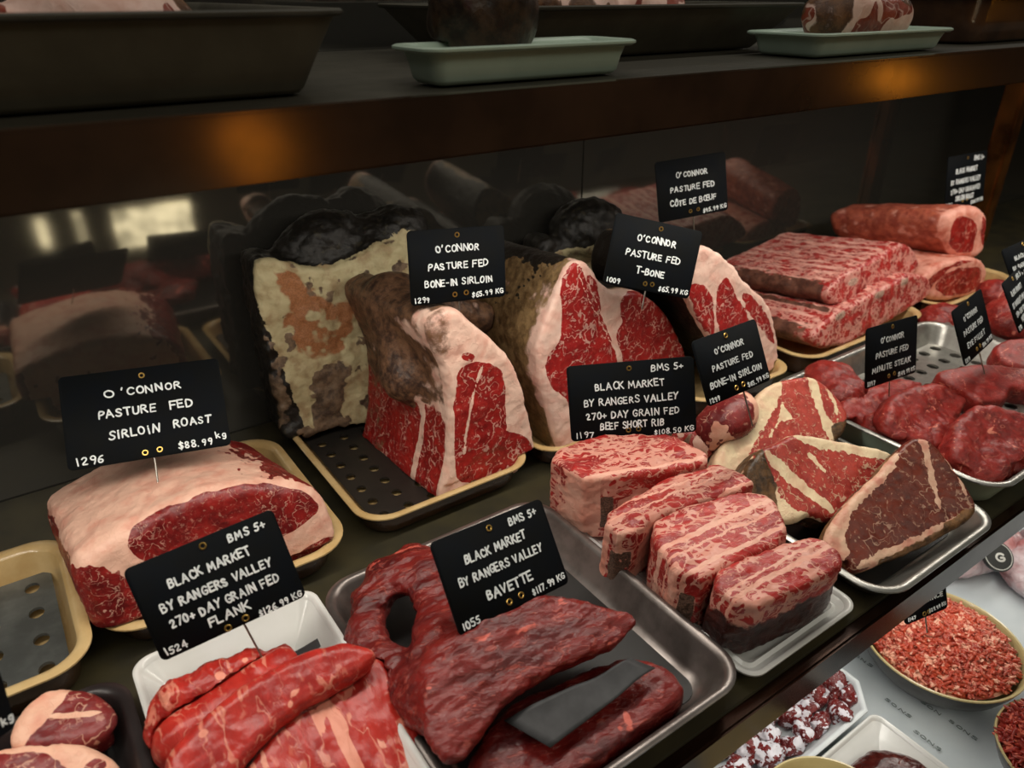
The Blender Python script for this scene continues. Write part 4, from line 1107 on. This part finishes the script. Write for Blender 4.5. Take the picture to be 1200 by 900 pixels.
def mince(name, label, c, rad, z0, height, mat, n, wr=.0015, wl=.013, seed=0):
    """a mound of minced meat: a lumpy core with thousands of short strands on it, one countless mass"""
    rg_ = np.random.default_rng(seed)
    VV, QQ = [], []; off = 0
    th = np.linspace(0, 2*math.pi, 49)[:-1]; rr = np.linspace(.02, 1, 22)
    core = np.array([(c[0]+rad*.97*r*math.cos(t), c[1]+rad*.97*r*math.sin(t), z0+height*(1-r**2.2)-.001) for r in rr for t in th])
    VV.append(core); QQ.append(np.array(quad_grid([range(48)]*22))); off = len(core)
    k = 6
    for i in range(n):
        r = math.sqrt(rg_.random())*.95; t = rg_.random()*2*math.pi
        p = np.array([c[0]+rad*r*math.cos(t), c[1]+rad*r*math.sin(t), z0+height*(1-r**2.2)+rg_.normal()*.0015+.0008])
        a = rg_.random()*2*math.pi; d = np.array([math.cos(a), math.sin(a), rg_.normal()*.35])
        L = wl*(.5+rg_.random()); bend = rg_.normal(size=3)*.35; bend[2] = abs(bend[2])*.5
        pts = [p+d*L*(s-.5)+bend*L*(.25-(s-.5)**2) for s in (0, .25, .5, .75, 1)]
        rings = tube_data(pts, [wr*.45, wr, wr*1.1, wr, wr*.45], k)
        V = np.array([q for g in rings for q in g])
        VV.append(V); QQ.append(np.array(quad_grid(rings))+off); off += len(V)
    V = np.concatenate(VV); Q = np.concatenate(QQ)
    rgb = np.zeros((len(V), 3)); rgb[:, 0] = .9*sstep(.1, .6, vnoise(V*220, seed))
    base = np.array([c[0], c[1], V[:, 2].min()])
    o = link(name, np_mesh(name, V-base, Q, mat, None, rgb)); o.location = base
    return tag(o, label, 'mince', None, 'stuff')
bowl('mince_bowl', 'round brown bowl with cream rim, full of pale mince', (.803, .238), .092, .050)
mince('beef_mince', 'heap of pink-red beef mince filling the brown bowl', (.803, .238), .083, LZ+.047, .022, M_mince, 3400, wr=.0021, wl=.010, seed=1)
bowl('mince_bowl', 'cream-rimmed bowl at the lower right corner heaped with darker mince', (.765, .076), .074, .045)
mince('beef_mince', 'dark red mince heaped in the corner bowl', (.765, .076), .070, LZ+.040, .055, M_mince2, 2600, wr=.0019, wl=.014, seed=2)
bowl('serving_bowl', 'empty cream bowl at the bottom edge, below the dark rail', (.500, .178), .070, .046)

# white tray of frosted bones
M_foam = plain('white_foam', S(224, 230, 232), .45, nscale=40., c2=S(212, 218, 222))
def ztray(*a, **k): return tray(*a, **k)
tray('foam_tray', 'octagonal white foam tray of frosted red bones on the lining paper', .43, .686, .238, .366, .028, M_foam, M_foam, seg=1, r=.030, rim=.006, slope=.012, z=LZ+.005)
M_frost = meat_mat('frosted_bones', lean=S(116, 26, 24), lean2=S(84, 18, 18), fat=S(226, 224, 232), fat2=S(206, 196, 206), vein=120, vw=.1, va=.4, fleck=.9, edge=1.0, bump=.9)
i = 0
for gx in range(8):
    for gy in range(5):
        x = .462+gx*.028+rng.normal()*.004; y = .262+gy*.021+rng.normal()*.003; r_ = .011+rng.random()*.005
        f = ell((x, y, LZ+.020+r_*.5), (r_*1.15, r_*.95, r_*.9), Euler((rng.random(), rng.random(), rng.random()*3)).to_matrix())
        sd_ = int(rng.integers(1000)); fr_ = -.1-.05*gx+.1*rng.normal()
        where = 'near the cut corner of' if gx > 5 else 'in the frostier end of'
        meat('frozen_bone', 'small frosted red bone piece %s the white foam tray' % where, f, .0022*FINE, M_frost, (lambda s, t: (lambda V, N: (sstep(t-.25+.28, t+.5, fbm(V, 110, s, 4, .7)+.3*N[:, 2]), None, None)))(sd_, -.12+.07*gx), None, [(.006, 70, sd_, (1, 1, 1)), (.0035, 180, sd_, (1, 1, 1))], group='frosted bones %s the foam tray' % ('near the cut corner of' if gx > 5 else 'in the frostier end of'), floor=LZ+.011)
# plate of wrapped liver
tray('white_dish', 'glossy white square dish of dark wrapped liver at the bottom edge', .535, .668, .080, .236, .022, M_white, M_white, r=.012, rim=.004, slope=.016, z=LZ+.005, cat='dish')
M_liver = meat_mat('liver', lean=S(78, 26, 21), lean2=S(56, 18, 14), fat=S(150, 90, 76), fat2=S(120, 70, 60), vein=30, vw=.03, va=.4, fleck=.1, rough=.18, bump=.4)
f = union([ell((.585, .178, LZ+.020), (.040, .035, .014)), ell((.620, .160, LZ+.020), (.034, .045, .013)), ell((.605, .125, LZ+.019), (.045, .035, .013))], .01)
meat('liver', 'dark brown liver under clear wrap in the white square dish', f, .0022*FINE, M_liver, lambda V, N: (.9*sstep(.45, .7, fbm(V, 50, 6, 3)), None, None), None, [(.002, 50, 3, (1, 1, 1))], floor=LZ+.012)

# vacuum packs with a round black emblem
M_pack, nt_, b_ = newmat('vacuum_pack')
tc_ = nd(nt_, 'ShaderNodeTexCoord').outputs['Object']
n_ = noise(nt_, tc_, 24., 3.)
nt_.links.new(mix(nt_, ss(nt_, n_.outputs['Fac'], .4, .68), S(214, 196, 200), S(176, 112, 112)), b_.inputs['Base Color'])
b_.inputs['Roughness'].default_value = .16; b_.inputs['Coat Weight'].default_value = .6
bp_ = nd(nt_, 'ShaderNodeBump'); bp_.inputs['Strength'].default_value = .8; bp_.inputs['Distance'].default_value = .004
n2_ = noise(nt_, tc_, 70., 4., .6, 1.5); nt_.links.new(n2_.outputs['Fac'], bp_.inputs['Height']); nt_.links.new(bp_.outputs[0], b_.inputs['Normal'])
def pack(label, c, r, yaw, seed, emblem=False):
    e = Euler((0, 0, R(yaw))).to_matrix(); A = np.array([list(e.col[i]) for i in range(3)])
    f = rest(union([ell(c, r, A), ell(np.array(c)+A[0]*r[0]*.7, np.array(r)*.7, A)], .01), 0)[0]
    root = empty('vacuum_pack', c, label, 'vacuum pack', 'clear vacuum packs of pale meat')
    V, Q = surfnet(f, .0024); N = normals(V, Q)
    V = V+N*(.004*fbm(V, 28, seed, 3))[:, None]; V[:, 2] = np.maximum(V[:, 2], LZ+.006); N = normals(V, Q)
    c = np.array(c)
    link('bag', np_mesh('bag', V-c, Q, M_pack, N), root)
    return root, A
p1, A1 = pack('clear vacuum pack of pale meat with a round black emblem, beside the mince bowl', (1.02, .33, LZ+.030), (.085, .055, .032), -20, 3)
pack('clear vacuum pack of pale meat behind the emblem pack', (1.09, .235, LZ+.026), (.08, .055, .028), 10, 5)
pack('clear vacuum pack of pinkish meat nearest the mince bowl', (.955, .355, LZ+.028), (.07, .05, .030), 40, 8)
M_blk = plain('emblem_black', S(26, 28, 28), .35)
M_wht = plain('emblem_white', S(206, 206, 200), .45)

# ------------------------------------------------------------------ joints on the upper shelf
M_up = meat_mat('upper_meat', lean=S(150, 70, 50), lean2=S(120, 50, 36), fat=S(232, 196, 182), fat2=S(214, 166, 148), crust=S(120, 82, 54), crust2=S(70, 44, 30), vein=30, vw=.12, va=.7, fleck=.3)
M_updark = meat_mat('dark_joint', lean=S(74, 36, 28), lean2=S(52, 26, 22), fat=S(120, 70, 56), fat2=S(100, 60, 48), va=.2, fleck=.1)
def up(label, fs, seed, name='meat_joint', thr=-.05, mat=None):
    meat(name, label, union(fs, .012), .0022*FINE, mat or M_up, lambda V, N: (sstep(thr, thr+.25, fbm(V, 28, seed, 3)), .7*sstep(.2, .5, fbm(V, 24, seed+9, 3)), None), fatparts('lean', 'fat'), [(.003, 40, seed, (1, 1, 1))], floor=UZ+.006)
up('pale joint resting on the far green plate of the upper shelf', [ell((.79, .522, UZ+.036), (.055, .030, .030)), ell((.86, .522, UZ+.034), (.045, .030, .026))], 4)
up('dark meat standing at the far end of the near green plate, mostly out of frame', [ell((.345, .53, UZ+.045), (.045, .035, .05))], 6, thr=.9, mat=M_updark)
up('pale marbled joint in the black tray of the upper shelf', [ell((.47, .68, UZ+.045), (.055, .05, .038)), ell((.56, .69, UZ+.042), (.05, .05, .036)), ell((.66, .69, UZ+.040), (.05, .05, .034))], 8, thr=-.2)
up('pinkish meat in the large dark tray at the left of the upper shelf', [ell((.10, .64, UZ+.040), (.06, .06, .030)), ell((-.02, .62, UZ+.038), (.06, .05, .030))], 10, thr=-.1)
# ------------------------------------------------------------------ hand-lettered price tags
GL = {
'A': '0,0 .33,1 .66,0|.12,.36 .54,.36', 'B': '0,0 0,1 .36,.97 .48,.78 .36,.57 0,.53|.36,.55 .55,.3 .4,.04 0,0',
'C': '.58,.82 .42,1 .2,.96 .03,.66 .03,.34 .18,.05 .42,0 .6,.17', 'D': '0,0 0,1 .3,.96 .56,.72 .56,.3 .32,.03 0,0',
'E': '.5,1 0,1 0,0 .5,0|0,.52 .42,.52', 'F': '.52,1 0,1 0,0|0,.52 .42,.52',
'G': '.6,.82 .44,1 .2,.96 .03,.65 .03,.33 .2,.03 .46,.02 .6,.2 .6,.45 .36,.45', 'H': '0,0 0,1|.55,0 .55,1|0,.5 .55,.5',
'I': '.12,0 .12,1', 'K': '0,0 0,1|.52,1 0,.43|.14,.55 .56,0', 'L': '0,1 0,0 .48,0', 'M': '0,0 .08,1 .38,.3 .68,1 .78,0',
'N': '0,0 0,1 .56,0 .56,1', 'O': '.3,1 .08,.86 0,.5 .08,.14 .3,0 .52,.14 .6,.5 .52,.86 .3,1',
'P': '0,0 0,1 .36,.97 .52,.76 .36,.5 0,.46', 'R': '0,0 0,1 .36,.97 .5,.77 .36,.55 0,.5|.2,.52 .56,0',
'S': '.5,.84 .36,1 .14,.97 .03,.78 .14,.58 .4,.45 .53,.24 .4,.03 .16,0 0,.16', 'T': '0,1 .6,1|.3,1 .3,0',
'U': '0,1 0,.25 .14,.02 .4,.02 .54,.25 .54,1', 'V': '0,1 .3,0 .6,1', 'W': '0,1 .2,0 .42,.8 .64,0 .84,1', 'Y': '0,1 .27,.5|.56,1 .27,.5 .22,0',
'0': '.25,1 .06,.84 0,.5 .06,.16 .25,0 .44,.16 .5,.5 .44,.84 .25,1', '1': '.12,0 .12,1', '2': '0,.8 .14,1 .36,.98 .46,.76 .36,.5 0,0 .52,.02',
'3': '.02,.9 .22,1 .42,.86 .36,.6 .16,.54|.16,.54 .4,.46 .46,.2 .26,0 0,.1', '4': '.36,0 .36,1 0,.34 .52,.34', '5': '.46,1 .08,1 .04,.58 .3,.62 .46,.38 .38,.08 .16,0 0,.1',
'6': '.42,.94 .18,.86 .02,.45 .06,.1 .26,0 .44,.14 .42,.4 .22,.5 .04,.36', '7': '0,1 .5,1 .18,0', '8': '.25,.52 .04,.7 .1,.94 .25,1 .42,.92 .44,.7 .25,.52 .02,.28 .08,.05 .25,0 .44,.06 .48,.28 .25,.52',
'9': '.46,.72 .36,.52 .14,.52 .03,.74 .16,.98 .36,.98 .46,.76 .42,.4 .3,0', '+': '.25,.16 .25,.72|0,.44 .5,.44', '-': '0,.45 .34,.45', '.': '.03,.0 .05,.03',
'$': '.46,.76 .34,.9 .14,.86 .04,.7 .2,.54 .4,.42 .44,.22 .3,.08 .1,.1 0,.22|.25,1.06 .22,-.08', "'": '.08,1.05 .02,.78', 'i': '.1,0 .1,.7|.1,.94 .12,.97',
'k': '0,0 0,1|.36,.62 .04,.32|.1,.38 .4,0', 'g': '.4,.6 .18,.66 .02,.4 .14,.1 .38,.2 .42,.62 .4,-.1 .24,-.3 .04,-.2', 'o': '.2,.6 .02,.45 .02,.15 .2,0 .4,.15 .4,.45 .2,.6',
'Œ': '.3,1 .08,.86 0,.5 .08,.14 .3,0 .46,.1 .5,.5 .46,.9 .3,1|1,1 .5,1 .5,0 1,0|.5,.52 .9,.52', 'Ô': '.3,1 .08,.86 0,.5 .08,.14 .3,0 .52,.14 .6,.5 .52,.86 .3,1|.14,1.16 .3,1.34 .46,1.16',
}
def glyph_strokes(ch):
    out = []
    for s in GL[ch].split('|'):
        pts = [tuple(map(float, p.split(','))) for p in s.split()]
        if len(pts) > 3:                         # round the corners of curved strokes a little
            q = [pts[0]]
            sharp = ch in 'AEFHIKLMNTVWYZ147'
            for i in range(1, len(pts)-1):
                a, b, c = pts[i-1], pts[i], pts[i+1]
                t = .06 if sharp else .25
                if sharp: q.append(b)
                else:
                    q.append((b[0]+(a[0]-b[0])*t, b[1]+(a[1]-b[1])*t)); q.append((b[0]+(c[0]-b[0])*t, b[1]+(c[1]-b[1])*t))
            q.append(pts[-1]); pts = q
        out.append(pts)
    return out
def write(lines, W, Hh, seed=0, sw=.085):
    """lines: (text, centre x, baseline y from the top, cap height, width, slope) as fractions of the tag -> flat raised strokes"""
    rg_ = np.random.default_rng(seed); V, Fs = [], []
    def seg(a, b, r, z):
        a = np.array(a); b = np.array(b); d = b-a; L = np.linalg.norm(d)
        if L < 1e-7: d = np.array([1., 0]); L = 1
        d = d/L; ang = math.atan2(d[1], d[0]); n = 6; ring = []
        for k in range(n+1): t = ang+math.pi/2+math.pi*k/n; ring.append((a[0]+r*math.cos(t), a[1]+r*math.sin(t)))
        for k in range(n+1): t = ang-math.pi/2+math.pi*k/n; ring.append((b[0]+r*math.cos(t), b[1]+r*math.sin(t)))
        o = len(V); m = len(ring)
        V.extend((x, y, z) for x, y in ring); V.extend((x, y, z-.0004) for x, y in ring)
        Fs.append(tuple(range(o, o+m)))
        for k in range(m): Fs.append((o+m+k, o+m+(k+1) % m, o+(k+1) % m, o+k))
    for (txt, cx, by, ch, wd, *sl) in lines:
        sl = sl[0] if sl else 0
        h = ch*.74*Hh; adv = []; x = 0
        for c in txt:
            if c == ' ': x += .5; continue
            st = glyph_strokes(c); w = max(max(p[0] for s in st for p in s), .24); adv.append((x, st, c)); x += w+.26
        tot = x-.26; sx = wd*W/tot
        for (x0, st, c) in adv:
            jx, jy, js, jr = rg_.normal()*.03, rg_.normal()*.04, 1+rg_.normal()*.05, rg_.normal()*.05
            for s in st:
                P = []
                for (px, py) in s:
                    X = (x0+jx+(px*js)+py*jr)*sx-wd*W/2; Y = (py*js+jy)*h
                    P.append((cx*W-W/2+X, Hh/2-by*Hh+Y+sl*X))
                r = sw*1.2*h*(1+rg_.normal()*.08); z = .0009+rg_.random()*.0002
                for i in range(len(P)-1): seg(P[i], P[i+1], r, z+i*.000003)
    return V, Fs
M_board = plain('tag_board', S(14, 15, 15), .6, spec=.05, nscale=30., c2=S(12, 15, 19), nz=.2)
M_chalk = plain('chalk_pen', S(232, 236, 236), .6, nscale=200., c2=S(206, 212, 214))
M_gold = plain('gold_eyelet', S(196, 160, 86), .3, metal=.9)
M_pin = plain('steel_pin', S(150, 146, 138), .3, metal=.9)
def price_tag(label, pose, lines, eyelets=((.5, .08), (.45, .90), (.56, .89)), pin=(.5, .05), seed=0, sw=.085, rad=.0045, group='black hand-lettered price tags'):
    x, y, z, yaw, tilt, roll, W, Hh = pose
    ya, t, ro = R(yaw), R(tilt), R(roll)
    X = np.array([math.cos(ya), math.sin(ya), 0]); N0 = np.array([math.sin(ya), -math.cos(ya), 0]); Z = np.array([0, 0, 1.0])
    Y = Z*math.cos(t)-N0*math.sin(t)
    X2 = X*math.cos(ro)+Y*math.sin(ro); Y2 = -X*math.sin(ro)+Y*math.cos(ro); Nn = np.cross(X2, Y2)
    root = empty('price_tag', (0, 0, 0), label, 'price tag', group)
    M_ = Matrix.Identity(4)
    for i in range(3): M_[i][0], M_[i][1], M_[i][2], M_[i][3] = X2[i], Y2[i], Nn[i], (x, y, z)[i]
    root.matrix_world = M_
    rr = [(a, b) for a, b in rrect(W/2, Hh/2, rad, 5)]
    loft('board', [[(a*.995, b*.995, -.0007) for a, b in rr], [(a, b, -.0004) for a, b in rr], [(a, b, .0003) for a, b in rr], [(a*.995, b*.995, .0005) for a, b in rr]], M_board, root, True, True)
    V, Fs = write(lines, W, Hh, seed, sw)
    me = bpy.data.meshes.new('lettering'); me.from_pydata(V, [], Fs); me.update(); me.materials.append(M_chalk)
    tag(link('lettering', me, root), 'white handwritten lettering')
    for (ex, ey) in eyelets:
        cx, cy = ex*W-W/2, Hh/2-ey*Hh; n, m = 18, 6; ra, rb = .0021, .00065; rings = []
        for k in range(m):
            a = 2*math.pi*k/m; rings.append([(cx+(ra+rb*math.cos(a))*math.cos(2*math.pi*j/n), cy+(ra+rb*math.cos(a))*math.sin(2*math.pi*j/n), .0006+rb*.8*math.sin(a)) for j in range(n)])
        rings.append(rings[0]); loft('eyelet', rings, M_gold, root)
    if pin:
        px_ = pin[0]*W-W/2; dx = pin[2] if len(pin) > 2 else 0
        tube('pin', [(px_, -Hh*.33, -.0016), (px_, -Hh/2, -.0016), (px_+dx, -Hh/2-pin[1], -.0016)], .0008, M_pin, root)
    return root
POSE = {
'roast':(0.0677,0.7000,0.1471, -10.5,40.3,-3.0, 0.1394,0.0884),
'sirl':(0.3562,0.6000,0.2641, -7.6,10.9,-4.0, 0.1012,0.0708),
'tbone':(0.6446,0.6200,0.2127, -17.3,15.5,-15.8, 0.1200,0.0842),
'cote':(0.7684,0.6800,0.2697, -10.1,12.7,2.5, 0.1136,0.0771),
'rib':(0.5072,0.5000,0.1121, -34.6,16.8,4.6, 0.1359,0.0831),
'sirs':(0.5144,0.3850,0.2013, 0.5,27.5,0.6, 0.0876,0.0600),
'minute':(0.9374,0.4500,0.0716, -1.5,14.7,-3.3, 0.1174,0.0812),
'eye':(1.2162,0.4700,0.0319, 7.8,25.9,2.2, 0.1291,0.0890),
'flank':(0.0588,0.4400,0.1353, -10.5,23.9,9.2, 0.1014,0.0692),
'bav':(0.2835,0.4200,0.0540, 3.7,36.9,-3.6, 0.1196,0.0813),
'rear':(1.5737,0.7000,0.1731, -1.3,11.5,-0.5, 0.1437,0.0988),
's12':(1.4338,0.5000,0.0885, -12.1,29.4,10.7, 0.1102,0.0752),
's13':(1.3035,0.4500,0.0644, 13.1,31.7,-1.4, 0.1202,0.0832),
'mince':(0.7130,0.2400,-0.0814, -14.2,21.2,3.3, 0.0614,0.0423),
'kg':(-0.0888,0.4000,0.1416, 45.8,14.9,-17.9, 0.0530,0.0376),
}
def moved(n, y):        # the same tag seen further off or nearer, scaled with its distance
    p = POSE[n]; k = y/p[1]; c = CC+(np.array(p[:3])-CC)*k
    return (*c, *p[3:6], p[6]*k, p[7]*k)
def oc(l3, price, num, w3=.6, b=(.31, .54, .77)):
    return [("O'CONNOR", .5, b[0], .115, .44), ('PASTURE FED', .5, b[1], .115, .62), (l3, .5, b[2], .115, w3), (price, .80, .955, .09, .34, .05), (num, .11, .965, .09, .14)]
def bms(l4, l5, price, num, w5=.3):
    L = [('BMS 5+', .79, .15, .11, .25), ('BLACK MARKET', .49, .345, .115, .54), ('BY RANGERS VALLEY', .49, .545, .115, .74)]
    if l4: L += [('270+ DAY GRAIN FED', .5, .725, .115, .73), (l5, .49, .872, .115, w5)]
    else: L += [(l5, .5, .785, .125, w5)]
    return L+[(price, .82, .985 if l4 else .94, .085, .31, .05), (num, .11, .96, .095, .14)]
price_tag('wide black tag on top of the fat-capped roast, reading SIRLOIN ROAST', moved('roast', .655), [('O', .29, .29, .10, .055), ("'CONNOR", .55, .285, .105, .37), ('PASTURE', .385, .505, .11, .345), ('FED', .72, .505, .11, .14), ('SiRLOiN', .41, .735, .115, .30), ('ROAST', .775, .715, .11, .235), ('$88.99', .775, .955, .095, .21), ('kg', .945, .905, .09, .06), ('1296', .13, .96, .10, .15)], ((.5, .09), (.46, .935), (.55, .925)), (.51, .022), 1)
price_tag('black tag standing on the tall bone-in loin, reading BONE-IN SIRLOIN', POSE['sirl'], oc('BONE-IN SIRLOIN', '$65.99 KG', '1299', .70), ((.5, .09), (.45, .90), (.57, .89)), (.5, .020), 2)
price_tag('black tag tilted on the T-bone loin, reading T-BONE', moved('tbone', .552), oc('T-BONE', '$65.99 KG', '1009', .32), ((.52, .09), (.47, .90), (.55, .89)), (.5, .02), 3)
price_tag('black tag at the back below the upper rail, reading CÔTE DE BŒUF', POSE['cote'], oc('CÔTE DE BŒUF', '$95.99 KG', '', .66)[:4], ((.45, .9), (.56, .89)), (.5, .03), 4)
price_tag('wide black tag at the back of the short rib blocks, reading BEEF SHORT RIB', moved('rib', .478), bms(True, 'BEEF SHORT RIB', '$108.50 KG', '1197', .50), ((.49, .09), (.46, .905), (.54, .90)), (.5, .022), 5, sw=.075)
price_tag('small tilted black tag on a long pin above the rear T-bone steak', moved('sirs', .40), oc('BONE-IN SIRLOIN', '$65.99 KG', '1299', .80), ((.5, .09), (.46, .90), (.57, .89)), (.57, .035), 6)
price_tag('black tag planted in the folded minute steak, reading MINUTE STEAK', moved('minute', .40), oc('MINUTE STEAK', '$149.99 KG', '1397', .74), pin=(.5, .02), seed=7)
price_tag('narrow-looking black tag turned away on the flat fillet slice, reading EYE FILLET', moved('eye', .37), oc('EYE FILLET', '$84.99 KG', '1319', .58), pin=(.55, .03), seed=8)
price_tag('black tag on a long pin above the flank steak, reading FLANK', moved('flank', .455), bms(True, 'FLANK', '$126.99 KG', '1524', .28), ((.5, .08), (.45, .965), (.575, .945)), (.55, .045, .004), 9, sw=.09)
price_tag('black tag leaning on the bavette, reading BAVETTE', moved('bav', .372), bms(False, 'BAVETTE', '$117.99 KG', '1055', .40), ((.49, .09), (.455, .90), (.565, .89)), (.5, .01), 10, sw=.09)
price_tag('black tag behind the upper rib roast, under the far end of the rail', moved('rear', .66), bms(True, 'SIRLOIN ROAST', '$108.99 KG', '1181', .46), pin=(.5, .03), seed=11)
price_tag('grey-black tag cut off by the right picture edge, above the eye fillet', moved('s12', .42), bms(True, 'EYE FILLET', '$129.99 KG', '1188', .4), pin=(.5, .03), seed=12)
price_tag('dark tag leaning below the cut-off grey one, beside the eye fillet', moved('s13', .365), bms(True, 'RUMP CAP', '$99.99 KG', '1190', .4), pin=(.5, .03), seed=13)
price_tag('small black tag on the bowl of pink-red mince, under the brown rail', POSE['mince'], [('BEEF MINCE', .5, .60, .15, .8), ('$29.99 KG', .76, .90, .12, .40, .05), ('1147', .16, .93, .12, .18)], pin=(.5, .02), seed=14)
price_tag('black tag cut off at the left edge above the corner steaks, only kg visible', POSE['kg'], [('kg', .92, .86, .17, .12)], (), (.5, .03), 15)

# marks printed on the lining paper, emblem on the vacuum pack
def flat_marks(name, parent, lines, W, Hh, loc, yaw, mat, seed, sw=.1):
    V, Fs = write(lines, W, Hh, seed, sw)
    me = bpy.data.meshes.new(name); me.from_pydata(V, [], Fs); me.update(); me.materials.append(mat)
    o = link(name, me, parent); o.location = Vector(loc)-(parent.location if parent else Vector()); o.rotation_euler = (0, 0, R(yaw)); return o

def emblem():
    """round black emblem with a white ring and a white hooked letter on the clear pack"""
    c = at(1170, 652, -.185); n = np.array([-.35, -.55, .75]); n /= np.linalg.norm(n)
    X = np.cross([0, 0, 1.0], n); X /= np.linalg.norm(X); Y = np.cross(n, X)
    M_ = Matrix.Identity(4)
    for i in range(3): M_[i][0], M_[i][1], M_[i][2], M_[i][3] = X[i], Y[i], n[i], c[i]-p1.location[i]
    def rg(r, z): return [(r*math.cos(2*math.pi*k/40), r*math.sin(2*math.pi*k/40), z) for k in range(40)]
    e = loft('emblem', [rg(.020, -.006), rg(.021, 0), rg(.0205, .0006)], M_blk, p1, True, True); e.matrix_local = M_
    r_ = loft('ring', [rg(.0188, .0004), rg(.0188, .001), rg(.0178, .001), rg(.0178, .0004)], M_wht, e)
    V, Fs = write([('G', .5, .72, .52, .42)], .026, .026, 3, .12)
    V = [(a, b, d+.0004) for a, b, d in V]
    me = bpy.data.meshes.new('letter'); me.from_pydata(V, [], Fs); me.update(); me.materials.append(M_wht); link('letter', me, e)
emblem()
for i, (px, py, t) in enumerate(((1008, 772, 'SONS'), (1052, 830, 'SONS'), (1086, 868, 'SONS'), (1128, 856, 'SONS'), (1090, 830, 'SON'))):
    p = at(px, py, LZ+.006)
    o = flat_marks('print', paper, [(t, .5, .7, .6, .9)], .0085*len(t), .0085, (p[0], p[1], LZ+.0062), -90, M_print, 40+i, .07)
